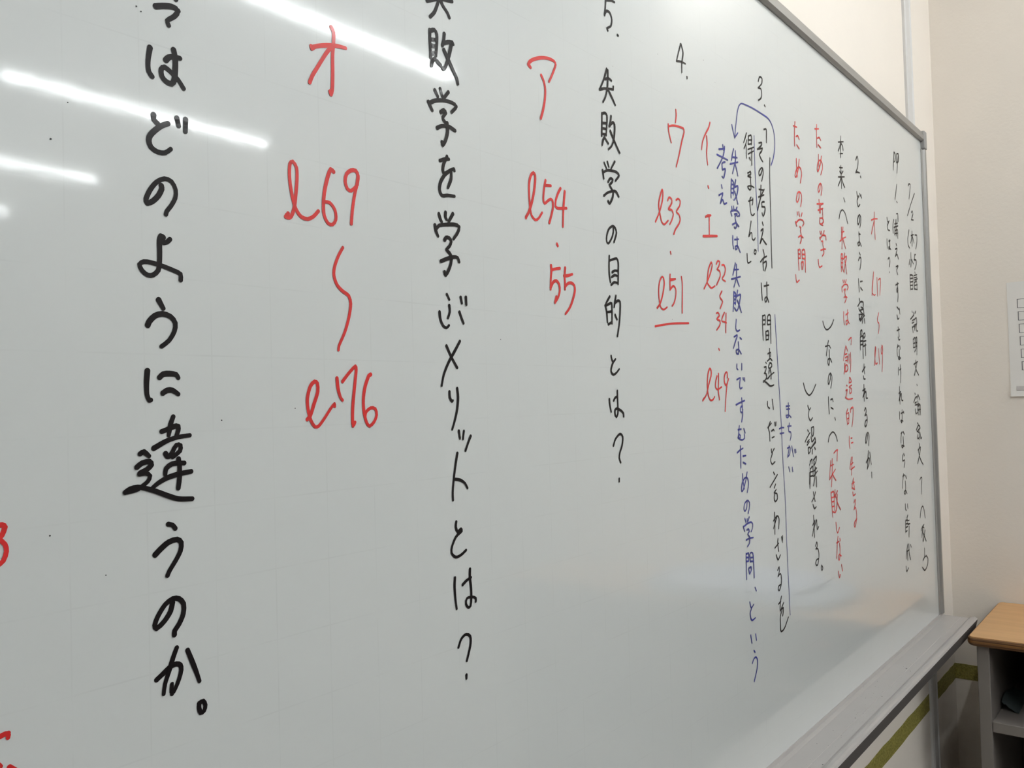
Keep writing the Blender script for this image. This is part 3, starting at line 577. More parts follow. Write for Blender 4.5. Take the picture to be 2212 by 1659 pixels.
[(31,16927,19005,16895,18801,16869,18580),(31,16745,18849,17063,18927),(31,16903,18871,16816,18757,16725,18670),(31,16931,18863,17010,18826,17031,18756),(31,16845,18649,16993,18680)],
[(31,16859,18415,16854,18199,16849,17976),(31,16771,18364,16960,18395),(31,16783,18293,16841,18264),(31,16973,18330,16861,18254),(31,16687,18167,17045,18235),(31,16853,18185,16737,18069,16659,17988),(31,16874,18189,16945,18094,17042,18031)],
[(31,16962,17806,17021,17742)],
[(31,16635,17358,16709,17476,16850,17559,17004,17522,17078,17439,17142,17340)],
]),
('handwriting_column','red','long red column continuing below the two black kanji',[
[(30,16760,17208,16744,17073,16714,16988),(30,16843,17221,16811,17122,16732,16791),(30,16770,17116,16897,17147),(30,16625,16923,16796,16993,16990,17052),(30,16810,17001,16889,16904,16955,16825)],
[(30,16679,16684,16659,16516,16652,16349),(30,16691,16686,16761,16687,16754,16526,16732,16444),(30,16681,16598,16752,16613),(30,16671,16517,16742,16525),(30,16662,16436,16732,16444),(30,16710,16428,16803,16344),(30,16889,16723,16835,16616),(30,16770,16595,16987,16674,16883,16500,16805,16358),(30,16874,16593,16922,16478,16968,16334)],
[(30,16723,16190,16751,16146),(30,16806,16198,16834,16154),(30,16925,16216,16876,16158),(30,16646,16050,16655,15958),(30,16644,16036,16796,16110,16964,16125,17023,16083,16952,16023),(30,16763,16007,16849,16028,16799,15957,16834,15906),(30,16746,15859,16853,15888,16926,15873),(30,16834,15906,16868,15842,16776,15761)],
[(30,16699,15578,16685,15457,16712,15339),(30,16818,15532,16970,15582),(30,16934,15633,16919,15512,16928,15405,16837,15346,16802,15398,16910,15431,17008,15376)],
[(30,16927,15050,17103,15104,17066,14968)],
[(30,16747,14929,16647,14781,16570,14647),(30,16766,14917,16840,14839),(30,16686,14768,16792,14785),(30,16679,14702,16827,14732,16793,14625),(30,16685,14649,16797,14658),(30,16646,14596,16622,14463,16582,14397),(30,16681,14543,16649,14450,16731,14445,16821,14506,16766,14571,16682,14557),(30,16916,14775,16895,14600),(30,17004,14811,17004,14629,16960,14441)],
[(30,16905,14333,16852,14240),(30,16926,14334,17001,14254,16850,14226),(30,16841,14147,17014,14186),(30,16902,14133,16870,14040,16953,14033,17003,14093,16944,14133),(30,16699,14180,16739,14167),(30,16647,14081,16731,14094,16680,14015,16631,13949),(30,16611,13950,16771,13915,17025,13925)],
[(30,16721,13729,16628,13639,16668,13453),(30,16649,13638,16774,13648,16752,13464),(30,16679,13545,16763,13556),(30,16666,13440,16752,13464),(30,16933,13751,16859,13659),(32,16888,13725,17039,13749,17018,13575,16932,13391)],
[(30,16750,13206,16737,13094,16757,12981),(30,16842,13168,16918,13171),(32,16852,13075,16958,13083)],
[(30,16819,12805,16790,12734,16710,12588),(32,16882,12801,16843,12651,16800,12469),(30,16761,12670,16912,12699),(32,16771,12577,16987,12614)],
[(32,16918,12398,16844,12312,16790,12211),(32,16801,12302,16951,12322),(32,16891,12347,16947,12183),(32,16833,12220,16934,12184),(32,16832,12141,16857,12072,16987,12092)],
[(32,16883,11937,16966,11988,16966,11915,16867,11806),(32,16867,11806,16956,11836,17010,11750,17008,11630,16973,11555,16890,11472,16839,11505,16881,11566,17015,11616)],
]),
('handwriting_column','black','short black column between a cup stroke and an arch stroke, left of the long red column',[
[(30,15511,15330,15591,15228,15717,15190,15892,15243,16014,15314,16101,15396)],
[(30,15769,14990,15701,14880,15628,14720),(30,15590,14882,15779,14908),(30,15816,14903,15868,14860),(30,15789,14826,15794,14706,15783,14604,15739,14546,15688,14590,15713,14653,15828,14669,15897,14607)],
[(30,15814,14377,15785,14288,15700,14199,15667,14237,15717,14351,15817,14402,15886,14339,15853,14212,15798,14130)],
[(30,15657,13966,15651,13815,15672,13671),(30,15775,13920,15871,13932,15904,13887),(30,15778,13775,15889,13747)],
[(30,15966,13586,15988,13544)],
[(30,15561,13168,15627,13265,15823,13332,15987,13261,16053,13156)],
]),
('handwriting_column','red','red column hanging below the arch stroke of a short black column',[
[(30,15836,12946,15995,12993,16053,12990),(30,16033,12984,15992,12796)],
[(30,15652,12818,15597,12660,15559,12489),(30,15738,12850,15702,12589,15638,12357),(30,15642,12731,15795,12745),(30,15560,12495,15719,12575,15879,12651),(30,15719,12575,15806,12505,15887,12448)],
[(30,15601,12261,15623,12059,15651,11807),(30,15607,12248,15757,12246,15754,12045,15758,11919),(30,15634,12158,15747,12159),(30,15633,12083,15758,12082),(30,15653,11994,15748,11996),(30,15662,11905,15792,11878,15877,11956,15942,12189),(30,15818,12277,15804,12153),(30,15804,12153,15949,12252),(30,15846,12186,15925,12039,16083,11895)],
[(30,15809,11692,15832,11564,15882,11494,15988,11575)],
[(30,15893,11423,15843,11323),(30,15805,11323,15941,11335),(30,15985,11379,16018,11330),(30,15842,11311,15807,11178,15774,11052),(30,15963,11294,15973,11178,15946,11043,15902,10994,15869,11043,15914,11099,16025,11056)],
[(30,15841,10803,15885,10682,15937,10730),(30,16026,10892,16071,10776)],
]),
('handwriting_column','black','black column starting with a lone cup stroke and ending in a small circle',[
[(30,14425,14216,14511,14092,14670,14014,14845,14066,15022,14199)],
[(28,14595,13835,14655,13763,14726,13797),(28,14655,13763,14611,13669,14686,13577,14799,13621)],
[(28,14543,13422,14583,13391),(28,14400,13223,14524,13305,14648,13370),(28,14498,13212,14602,13254),(28,14493,13165,14598,13218),(28,14536,13103,14544,13020,14632,13062,14622,13122,14537,13115),(28,14723,13451,14743,13312,14794,13316,14837,13398,14827,13464,14723,13451),(28,14690,13297,14732,13211,14876,13276),(28,14876,13276,14904,13214,14689,13118),(28,14653,13097,14901,13191),(28,14736,13080,14721,13003),(28,14841,13110,14878,13071)],
[(28,14667,12910,14574,12822),(28,14614,12890,14701,12908,14693,12837),(28,14601,12761,14591,12667,14549,12428),(28,14600,12749,14722,12787,14721,12620),(28,14611,12701,14723,12704),(28,14604,12630,14722,12632),(28,14767,12891,14910,12948,14884,12859,14774,12795),(28,14798,12865,14774,12795),(28,14907,12749,14747,12702),(28,14755,12618,14935,12693),(28,14839,12766,14805,12602,14721,12460),(28,14560,12693,14541,12506),(28,14873,12596,14865,12428)],
[(28,14811,12338,14735,12262,14615,12191),(28,14710,12348,14735,12262,14778,12186),(28,14670,12138,14731,12066,14819,12086)],
[(28,14678,11952,14685,11797,14686,11578),(28,14617,11794,14726,11863),(28,14726,11863,14588,11615),(28,14660,11718,14812,11865,14823,11804,14829,11695,14902,11734)],
[(28,14714,11426,14789,11486,14799,11413,14726,11377),(28,14726,11377,14828,11361,14869,11260,14819,11124,14747,11089,14693,11133,14740,11185,14837,11193)],
[(28,14986,11055,14957,11006,14994,10964,15034,11005,14986,11055)],
]),
('handwriting_column','black','long black column headed by a two and a dot',[
[(37,17817,18726,17918,18817,17977,18745,17913,18590,17785,18466),(37,17785,18466,17878,18491,18039,18508),(37,18100,18441,18111,18422)],
[(37,17804,18075,17840,17997,17931,17999),(37,17909,18009,17804,17892,17859,17789,17981,17851),(37,17995,18073,18026,18029),(37,18067,18065,18101,18007)],
[(37,17949,17591,17915,17501,17813,17416,17775,17466,17833,17573,17931,17631,18007,17586,17979,17468,17921,17368)],
[(37,17836,17229,17927,17235),(37,17840,17265,17844,17111,17854,17014,17761,16988,17743,17028,17861,17071,17967,17000)],
[(37,17834,16848,17875,16811),(37,17746,16684,17821,16749,17912,16745,17899,16645,17814,16509)],
[(37,17699,16302,17707,16191,17713,16053),(37,17807,16263,17946,16284),(37,17814,16145,17923,16099)],
[(37,17695,15912,17722,15872),(37,17586,15751,17755,15847,17893,15864,17960,15848,17924,15747,17788,15751),(37,17648,15714,17688,15675),(37,17711,15676,17944,15720),(37,17944,15720,17953,15608,17732,15664),(37,17655,15589,17666,15493,17861,15602,17655,15589),(37,17708,15467,17998,15597),(37,17875,15533,17839,15433),(37,17988,15519,18001,15442)],
[(37,17729,15279,17672,15179),(37,17705,15264,17798,15283,17761,15170),(37,17880,15210,17975,15235,17991,15180,17893,15133,17877,15189),(37,17667,15138,17636,14887),(37,17667,15138,17828,15159,17819,14907),(37,17656,15054,17840,15075),(37,17648,14984,17831,15005),(37,17861,15062,18025,15083),(37,17826,14963,18015,14998),(37,17819,14907,17804,14718),(37,17972,15024,17965,14785)],
[(37,17849,14600,17837,14503,17871,14412),(37,17717,14452,17912,14553),(37,17773,14363,17812,14307,17890,14308)],
[(37,17784,14189,17777,14029,17771,13869),(37,17692,14071,17856,14112),(37,17856,14112,17699,13946),(37,17699,13946,17895,14056,17902,13930,17994,13922)],
[(37,17763,13674,17838,13728,17875,13657,17773,13576),(37,17773,13576,17889,13587,17925,13502,17865,13393,17791,13354,17749,13383,17805,13464,17900,13489)],
[(37,17907,13182,17849,13087,17772,13022,17747,13078,17840,13199,17936,13229,17998,13164,17950,12970)],
[(37,17745,12636,17870,12710,17962,12704,17927,12609,17798,12507),(37,17912,12861,17872,12724,17798,12507),(37,18001,12827,18073,12584)],
[(37,18080,12416,18076,12311)],
]),
('handwriting_column','black','long thin black column one before the last at the right frame, opened by half a kanji and a one',[
[(37,20705,19497,20643,19261,20587,19067),(37,20734,19503,20814,19456,20765,19318,20643,19261),(37,20906,19491,20877,19292),(37,20938,19514,21087,19529,21050,19360,20878,19301),(37,21072,19510,20962,19277,20890,19054)],
[(37,20833,18778,20751,18612,20636,18409),(37,20775,18377,20813,18359)],
[(37,20705,18086,20822,18097,20827,17930)],
[(37,20464,17915,20373,17744,20381,17604),(37,20598,17935,20608,17810),(37,20715,17953,20699,17839),(37,20526,17829,20762,17880),(37,20456,17740,20782,17819),(37,20541,17737,20489,17572),(37,20532,17672,20739,17717,20740,17527),(37,20523,17608,20699,17640),(37,20658,17754,20632,17576)],
[(37,20577,17386,20628,17345),(37,20500,17250,20647,17276,20476,17082),(37,20508,17102,20628,17148,20731,17056)],
[(37,20501,16856,20678,16890,20548,16782,20620,16687)],
[(37,20412,16431,20650,16492),(37,20564,16500,20573,16359,20503,16274,20484,16335,20575,16375,20581,16218,20531,16064)],
[(37,20456,15941,20620,15889),(37,20429,15751,20474,15668,20581,15698),(37,20654,15923,20665,15798)],
[(37,20476,15486,20517,15371,20532,15277),(37,20379,15403,20585,15445),(37,20443,15258,20492,15197,20581,15217)],
[(37,20390,15084,20315,14957,20326,14833),(37,20324,15019,20474,15071),(37,20558,15059,20578,14997),(37,20489,14978,20495,14822,20516,14767,20402,14773,20409,14820,20577,14792)],
[(37,20373,14570,20350,14414),(37,20452,14524,20572,14557),(37,20525,14634,20558,14463,20497,14243)],
[(37,20397,14142,20399,13963,20382,13761),(37,20318,13995,20468,14040),(37,20468,14040,20325,13839),(37,20325,13839,20519,13993,20527,13852,20641,13835)],
[(37,20325,13582,20303,13428),(37,20435,13548,20670,13574),(37,20532,13624,20503,13422,20461,13337,20412,13394,20582,13372),(37,20644,13590,20666,13542)],
[(37,20431,13129,20356,13008,20340,12900),(37,20369,13100,20488,13126),(37,20548,13139,20643,13072),(37,20530,13015,20532,12828,20438,12779,20388,12836,20587,12809)],
[(37,20533,12641,20584,12591),(37,20460,12614,20424,12492,20570,12498,20590,12434,20518,12338)],
[(37,20448,12194,20365,12023,20334,11887),(37,20383,12145,20531,12164),(37,20615,12142,20676,12074),(37,20568,12021,20572,11849,20526,11737,20445,11783,20567,11818,20661,11739)],
[(37,20493,11515,20506,11405,20559,11368),(37,20684,11494,20693,11399)],
[(37,20470,11161,20432,10903),(37,20468,11146,20616,11158),(37,20456,11070,20634,11078),(37,20445,10994,20622,11002),(37,20659,11247,20592,11193),(37,20583,11131,20759,11125),(37,20629,11048,20807,11041),(37,20739,10987,20692,10758),(37,20432,10903,20551,10918)],
[(37,20572,10602,20464,10471,20383,10314),(37,20522,10462,20521,10261),(37,20493,10467,20671,10471),(37,20660,10597,20659,10395,20755,10239),(37,20805,10568,20838,10509)],
[(37,20358,10148,20399,10034,20554,10085)],
]),
('handwriting_note','black','two small black kana and a question mark in their own short line',[
[(37,19923,17879,19966,17793,20079,17826),(37,20049,17806,19925,17695,19968,17616,20105,17620)],
[(37,19856,17393,19856,17194),(37,19988,17364,20102,17395),(37,20076,17407,20049,17218,19964,17192,19971,17239,20129,17197)],
[(37,19877,16957,19964,16998,20028,16943,19964,16798),(37,19931,16679,19945,16665)],
]),
('handwriting_note','red','thin red katakana and line numbers between the long black columns near the right frame',[
[(34,18968,17844,18949,17582,18959,17273),(34,18735,17646,18940,17699,19171,17737),(34,18946,17671,18815,17504,18697,17348)],
[(34,18578,16054,18655,16278,18750,16550,18699,16428,18587,16127,18726,16066,18818,16088)],
[(34,18976,16455,18978,16278,18975,16071)],
[(34,19072,16420,19230,16457,19209,16299,19141,16100)],
[(34,19003,15712,18912,15596,18903,15522,18998,15484,18984,15380,18920,15274)],
[(34,18558,14599,18634,14803,18705,14965,18672,14978,18609,14802,18636,14630,18762,14646)],
[(34,18901,14942,18906,14796,18924,14628)],
[(34,19164,15010,19079,14948,19090,14845,19186,14907,19190,15011,19141,15031),(34,19186,14981,19153,14743,19091,14469)],
]),
('handwriting_column','black','last thin black column beside the right frame, headed by a date',[
[(37,21851,18940,21922,18995,22048,18993,21995,18849,21880,18628)],
[(37,22413,18847,22043,18539,21678,18197)],
[(37,22042,18321,22134,18377,22188,18310,22016,18149),(37,22016,18149,22212,18170)],
[(37,21764,17863,21626,17645,21635,17498,21751,17438)],
[(37,22037,17868,22031,17699,22002,17512),(37,21924,17752,22157,17809),(37,22019,17748,21865,17569),(37,22052,17752,22191,17611)],
[(37,22288,17818,22486,17828,22462,17672,22334,17486)],
[(37,21861,17334,21846,17150,21808,16988),(37,21739,17154,21658,17030),(37,21911,17166,22046,17089)],
[(37,22213,17335,22160,17203),(37,22212,17326,22280,17343),(37,22128,17199,22323,17204,22308,17101,22157,16967)],
[(37,21684,16785,21677,16620,21694,16440),(37,21715,16789,21937,16794,21947,16645,21887,16465),(37,21735,16708,21928,16735),(37,21722,16624,21916,16651),(37,21709,16541,21903,16566),(37,21695,16449,21889,16474)],
[(37,22146,16899,22174,16868),(37,22035,16804,22336,16859),(37,22060,16756,22326,16799),(37,22085,16708,22353,16760),(37,22074,16641,22051,16488),(37,22074,16641,22277,16693,22314,16511),(37,22096,16576,22330,16614),(37,22051,16488,22312,16494)],
[(37,21743,15932,21769,15901),(37,21899,15917,21859,15865),(37,22098,15956,21991,15890),(37,21587,15733,21889,15850),(37,21740,15709,21906,15752),(37,21731,15651,21895,15685),(37,21717,15560,21761,15430),(37,21715,15543,21912,15587,21929,15488),(37,21903,15735,22106,15797,22115,15648,21917,15620),(37,22017,15642,21934,15521),(37,22082,15646,22091,15496,22187,15484)],
[(37,21736,15265,21737,15067),(37,21767,15266,21901,15304,21897,15073),(37,21752,15166,21915,15189),(37,21737,15067,21900,15089),(37,21998,15309,21994,15076,21817,14971),(37,21965,15307,22095,15313,22033,14911),(37,21980,15192,22078,15204),(37,21967,15108,22065,15120)],
[(37,21915,14775,21870,14692),(37,21708,14672,22072,14745),(37,22002,14711,21882,14560,21732,14418),(37,21806,14690,21941,14527,22132,14422)],
[(37,21922,14196,21950,14172)],
[(37,21709,13990,21754,13957),(37,21581,13779,21757,13891,21953,13914),(37,21992,13955,21882,13873),(37,21992,13955,22150,13837),(37,21673,13761,21804,13784),(37,21697,13712,22056,13738),(37,21936,13806,21958,13740),(37,21714,13613,21731,13515,21861,13528),(37,21921,13708,21917,13477),(37,21951,13691,22148,13703,22144,13470),(37,22048,13689,22014,13474),(37,21935,13592,22152,13603)],
[(37,21824,13290,21884,13263),(37,21702,13123,21911,13229,22038,13208),(37,21760,13088,21890,13098),(37,21973,13211,22062,13158,21826,13101,21947,13047),(37,21811,13003,21798,12922,21964,12947,21942,13014),(37,21987,13094,21921,12883),(37,22044,13042,22088,12908,22179,12937)],
[(37,21940,12791,21960,12716),(37,21787,12644,22024,12704,21934,12553,21707,12338),(37,21822,12658,21895,12506,22068,12362,22220,12277)],
[(37,21849,11941,21954,11990,22047,11957,21986,11781,21925,11598)],
[(37,21744,11069,21848,11237,22009,11301,22126,11205,22207,11005)],
[(37,22071,10865,21831,10797,21791,10754),(37,21932,10817,21882,10709,21798,10590),(37,21934,10833,22058,10784),(37,21956,10765,21910,10476),(37,22147,10715,22025,10575,21945,10487),(37,21973,10664,22089,10566,22204,10450)],
[(37,22025,10301,22016,10122),(37,21853,10049,22026,10104,22191,10094),(37,22161,10116,22312,10009,22258,9885,21976,9792,21764,9901)],
]),
]
SPECKS = [(0.2782, 1.6617), (0.2812, 1.6594), (0.2343, 1.5882), (0.2242, 1.564), (0.2202, 1.3317), (0.2523, 1.3034), (0.3334, 1.3948), (1.1001, 1.8722), (0.9682, 1.8406), (1.1351, 1.8507), (0.8581, 1.7929), (0.3947, 1.4017), (1.9048, 1.9561), (0.9843, 1.5028), (0.6367, 1.4628), (2.0705, 0.907)]

# the handwriting: round-ended strokes drawn on the panel's face, one mesh per character
def smooth_path(pts, step):
    if len(pts) < 3:
        return pts
    P = [pts[0] * 2 - pts[1]] + pts + [pts[-1] * 2 - pts[-2]]
    out = []
    for i in range(1, len(P) - 2):
        a, b, c, d = P[i - 1], P[i], P[i + 1], P[i + 2]
        L = (c - b).length
        # gentler tangents where the pen turns sharply
        u, v_ = (b - a), (c - b)
        n = max(2, min(14, int(L / step)))
        t1 = (c - a) * 0.5
        t2 = (d - b) * 0.5
        m = L * 0.9
        if t1.length > m: t1 *= m / t1.length
        if t2.length > m: t2 *= m / t2.length
        for k in range(n):
            s = k / n
            h00 = 2 * s**3 - 3 * s**2 + 1; h10 = s**3 - 2 * s**2 + s
            h01 = -2 * s**3 + 3 * s**2; h11 = s**3 - s**2
            out.append(b * h00 + t1 * h10 + c * h01 + t2 * h11)
    out.append(pts[-1])
    return out

def stroke(bm, pts, width, rnd, y=-0.0003):
    path = smooth_path([Vector((pts[i] / 1e4, pts[i + 1] / 1e4)) for i in range(0, len(pts), 2)], 0.0022)
    r = width * 0.5
    N = len(path)
    ph = rnd.random() * 6.28
    lv, rv = [], []
    rads = []
    for i, p in enumerate(path):
        a = path[max(0, i - 1)]
        b = path[min(N - 1, i + 1)]
        d = (b - a)
        d = d.normalized() if d.length > 1e-7 else Vector((1, 0))
        n = Vector((-d.y, d.x))
        s = i / max(1, N - 1)
        rr = r * (1.0 + 0.07 * math.sin(ph + s * 5.0) - 0.14 * s * s)
        rads.append(rr)
        yy = y - 0.00012 * s
        lv.append(bm.verts.new((p.x + n.x * rr, yy, p.y + n.y * rr)))
        rv.append(bm.verts.new((p.x - n.x * rr, yy, p.y - n.y * rr)))
    for i in range(N - 1):
        try:
            bm.faces.new((lv[i], lv[i + 1], rv[i + 1], rv[i]))
        except ValueError:
            pass
    # round dots at the ends and at sharp turns close the outline
    def dot(p, rr, y):
        vs = [bm.verts.new((p.x + rr * math.cos(2 * math.pi * k / 12), y, p.y + rr * math.sin(2 * math.pi * k / 12))) for k in range(12)]
        bm.faces.new(vs)
    dot(path[0], rads[0] * 1.03, y - 0.00002)
    dot(path[-1], rads[-1] * 1.03, y - 0.00014)
    for i in range(1, N - 1):
        u = path[i] - path[i - 1]
        v = path[i + 1] - path[i]
        if u.length > 1e-7 and v.length > 1e-7 and u.normalized().dot(v.normalized()) < 0.9:
            dot(path[i], rads[i], y - 0.00012 * i / (N - 1) - 0.00002)

rnd = random.Random(4)
for name, colour, label, chars in WRITING:
    # a piece of writing is one part; the characters in it are its sub-parts
    line = None
    if len(chars) > 1:
        xs = [v for ch in chars for st in ch for v in st[1::2]]
        zs = [v for ch in chars for st in ch for v in st[2::2]]
        line = bpy.data.objects.new(name, None)
        line.empty_display_size = 0.02
        COL.objects.link(line)
        line.parent = WB
        line.location = Vector((sum(xs) / len(xs) / 1e4, 0.0, min(zs) / 1e4)) - WB.location
        line['label'] = label
    for ch in chars:
        bm = bmesh.new()
        for k, st in enumerate(ch):
            stroke(bm, st[1:], st[0] / 1e4, rnd, -0.0003 - 0.00004 * k)
        if line:
            obj('character', bm, INK[colour], line, flat=True)
        else:
            obj(name, bm, INK[colour], WB, label=label, flat=True)
# stray dots of ink on the enamel
bm = bmesh.new()
for x, z in SPECKS:
    r = rnd.uniform(0.0004, 0.0006)
    bm.faces.new([bm.verts.new((x + r * math.cos(k), -0.0004, z + r * math.sin(k))) for k in [2 * math.pi * j / 8 for j in range(8)]])
tag(obj('ink_specks', bm, M_dust, WB), kind='stuff')

# crumbs of dried ink lying in the pen tray
bm = bmesh.new()
def crumb(x, y, z, a, b, h):
    ang = rnd.random() * 3.14
    ring = []
    for k in range(7):
        t = 2 * math.pi * k / 7
        u, v = a * math.cos(t) * rnd.uniform(.8, 1.2), b * math.sin(t) * rnd.uniform(.8, 1.2)
        ring.append(bm.verts.new((x + u * math.cos(ang) - v * math.sin(ang), y + u * math.sin(ang) + v * math.cos(ang), z)))
    top = bm.verts.new((x, y, z + h))
    for k in range(7):
        bm.faces.new((ring[k], ring[(k + 1) % 7], top))
for x, y, a in CRUMBS:
    crumb(x, y, 0.84225, a, a * 0.55, a * 0.5)
for k in range(150):
    c = rnd.choice(((1.93, -.045), (1.55, -.05), (1.30, -.045), (1.42, -.052), (1.75, -.05), (1.12, -.04), (1.65, -.03)))
    a = rnd.uniform(0.0002, 0.0007)
    crumb(c[0] + rnd.gauss(0, .06), min(-.014, max(-.058, c[1] + rnd.gauss(0, .007))), 0.8422, a, a * .7, a * .5)
for k in range(160):      # a line of dust where the tray meets the enamel
    a = rnd.uniform(0.0002, 0.0008)
    crumb(rnd.uniform(1.0, 2.25), rnd.uniform(-.004, -.0025), 0.8436, a, a * .6, a * .6)
tag(obj('ink_crumbs', bm, M_dust), 'scatter of tiny black crumbs of dried marker ink in the pen tray', 'dust', kind='stuff')

# ---------------------------------------------------------------- olive tape round the corner, below the tray
def tape_piece(bm, pts, z0, z1, th=0.0006):
    """a strip following pts (x, y, nx, ny) with slightly uneven edges"""
    A = []
    for (x, y, nx, ny) in pts:
        e0, e1 = rnd.uniform(-.0012, .0012), rnd.uniform(-.0012, .0012)
        A.append([bm.verts.new((x, y, z0 + e0)), bm.verts.new((x + nx * th, y + ny * th, z0 + e0)), bm.verts.new((x + nx * th, y + ny * th, z1 + e1)), bm.verts.new((x, y, z1 + e1))])
    for i in range(len(A) - 1):
        for k in range(4):
            bm.faces.new((A[i][k], A[i + 1][k], A[i + 1][(k + 1) % 4], A[i][(k + 1) % 4]))
    bm.faces.new(A[0]); bm.faces.new(A[-1][::-1])
bm = bmesh.new()
pts = [(-1.2 + i * 0.05, YW, 0, -1) for i in range(70)] + [(2.2939, YW, 0, -1)]
tape_piece(bm, pts, 0.6165, 0.6565)
tag(obj('tape_strip', bm, M_tape), 'olive green tape strip under the pen tray, ending at the metal joint cover', 'tape')
bm = bmesh.new()
pts = [(2.3562 + i * 0.025, YW, 0, -1) for i in range(10)] + [(XR - 0.0006, YW, 0, -1), (XR, YW - 0.0006, -1, 0)] + [(XR, YW - 0.02 - i * 0.03, -1, 0) for i in range(30)]
tape_piece(bm, pts, 0.6185, 0.6600)
tag(obj('tape_strip', bm, M_tape), 'olive green tape strip turning the room corner behind the cabinet post', 'tape')

# ---------------------------------------------------------------- printed notice on the right-hand wall
PY0, PY1, PZ0, PZ1 = -0.136, -0.495, 1.383, 1.684
NT = thing('notice_sheet', 'white printed notice with a column of small outlined boxes on the wall past the board', 'notice', (XR, (PY0 + PY1) / 2, (PZ0 + PZ1) / 2))
bm = bmesh.new()
n = 14
grid = []
for i in range(n + 1):
    row = []
    for j in range(2):
        s = i / n
        z = PZ1 + (PZ0 - PZ1) * s
        lift = 0.0010 + 0.0045 * max(0, (s - 0.8) / 0.2) ** 2
        row.append((bm.verts.new((XR - lift, PY0 if j == 0 else PY1, z)), bm.verts.new((XR - lift + 0.0004, PY0 if j == 0 else PY1, z))))
    grid.append(row)
for i in range(n):
    for k in (0, 1):
        bm.faces.new((grid[i][0][k], grid[i][1][k], grid[i + 1][1][k], grid[i + 1][0][k]))
    for j in (0, 1):
        bm.faces.new((grid[i][j][0], grid[i][j][1], grid[i + 1][j][1], grid[i + 1][j][0]))
obj('paper', bm, M_paper, NT)
XP = XR - 0.0014
def flat(bm, y0, y1, z0, z1):
    bm.faces.new([bm.verts.new(c) for c in ((XP, y0, z0), (XP, y1, z0), (XP, y1, z1), (XP, y0, z1))])
def outline(bm, y0, y1, z0, z1, t=0.0011):
    flat(bm, y0, y1, z1 - t, z1); flat(bm, y0, y1, z0, z0 + t)
    flat(bm, y0, y0 - t * 1.6, z0, z1); flat(bm, y1 + t * 1.6, y1, z0, z1)
bm = bmesh.new()
flat(bm, -0.1855, -0.196, 1.6545, 1.6655)
obj('printed_mark', bm, M_print, NT, label='small dark square above the boxes')
for i in range(6):
    z = 1.6385 - i * 0.0328
    bm = bmesh.new()
    outline(bm, -0.1585 - 0.001 * i, -0.215, z - 0.0235, z)
    obj('printed_box', bm, M_printg, NT)
    # a dark smudge of print inside, too small to read
    if 0 < i < 5:
        bm = bmesh.new()
        for k in range(4):
            flat(bm, -0.186 - 0.005 * k, -0.1885 - 0.005 * k, z - 0.018 + 0.002 * ((k * i) % 3), z - 0.006)
        flat(bm, -0.185, -0.203, z - 0.0125, z - 0.010)
        obj('printed_mark', bm, M_print, NT)
for i, (a, b, z, h, m) in enumerate(((-.205, -.262, 1.6605, .008, M_printg), (-.235, -.46, 1.6360, .003, M_printl), (-.225, -.30, 1.6200, .009, M_printl), (-.24, -.45, 1.6030, .003, M_printl), (-.225, -.32, 1.5880, .009, M_printl),
                                  (-.24, -.40, 1.5720, .003, M_printl), (-.225, -.33, 1.5550, .009, M_printl), (-.24, -.46, 1.5390, .003, M_printl), (-.225, -.31, 1.5230, .009, M_printl), (-.24, -.44, 1.5070, .003, M_printl))):
    bm = bmesh.new()
    flat(bm, a, b, z - h, z)
    obj('printed_line', bm, m, NT)
bm = bmesh.new()
XP = XR - 0.0050
flat(bm, -0.150, -0.470, 1.3990, 1.4100)  # pale grey strip just above the sheet's bottom edge
obj('grey_band', bm, M_band, NT, label='grey band near the bottom edge')

# ---------------------------------------------------------------- open cabinet with a wooden top, in the corner
CX0, CY0, CY1 = 2.181, -0.086, -1.30
CT = 0.840
CAB = thing('open_cabinet', 'pale grey open-front cabinet with a beech-coloured top standing in the room corner', 'cabinet', ((CX0 + XR) / 2, (CY0 + CY1) / 2, 0))
def rounded(x0, x1, y0, y1, r, grow=0.0, seg=6):
    out = []
    for cx, cy, a0 in ((x0 + r, y0 + r, math.pi), (x1 - r, y0 + r, 1.5 * math.pi), (x1 - r, y1 - r, 0), (x0 + r, y1 - r, 0.5 * math.pi)):
        for k in range(seg + 1):
            a = a0 + k / seg * math.pi / 2
            out.append((cx + (r + grow) * math.cos(a), cy + (r + grow) * math.sin(a)))
    return out
XB = XR - 0.0015
bm = bmesh.new()
prism_z(bm, rounded(CX0 + 0.0045, XB - 0.0045, CY1 + 0.0045, CY0 - 0.0045, 0.012), CT - 0.0008, CT)
obj('top_surface', bm, M_top, CAB, label='light wood laminate surface')
bm = bmesh.new()
rings = []
for gz, g in ((CT - 0.0009, -0.004), (CT - 0.0025, -0.0012), (CT - 0.006, 0.0), (CT - 0.0135, 0.0), (CT - 0.0175, -0.0018), (CT - 0.0205, -0.0055)):
    rings.append([bm.verts.new((x, y, gz)) for x, y in rounded(CX0, XB, CY1, CY0, 0.016, g)])
for i in range(len(rings) - 1):
    m_ = len(rings[i])
    for k in range(m_):
        bm.faces.new((rings[i][k], rings[i][(k + 1) % m_], rings[i + 1][(k + 1) % m_], rings[i + 1][k]))
bm.faces.new(rings[0]); bm.faces.new(rings[-1])
obj('top_board', bm, M_edge, CAB, smooth=False, label='dark brown layered plywood edge')
Z1 = CT - 0.0206
obj('side_panel', abox(2.195, XB - 0.012, -0.1295, -0.1040, 0.0, Z1, bev=0.002), M_cab, CAB)
obj('side_panel', abox(2.195, XB - 0.012, CY1 + 0.015, CY1 + 0.041, 0.0, Z1, bev=0.002), M_cab, CAB)
obj('back_panel', abox(XB - 0.012, XB, CY1 + 0.015, -0.1040, 0.05, Z1), M_cabin, CAB)
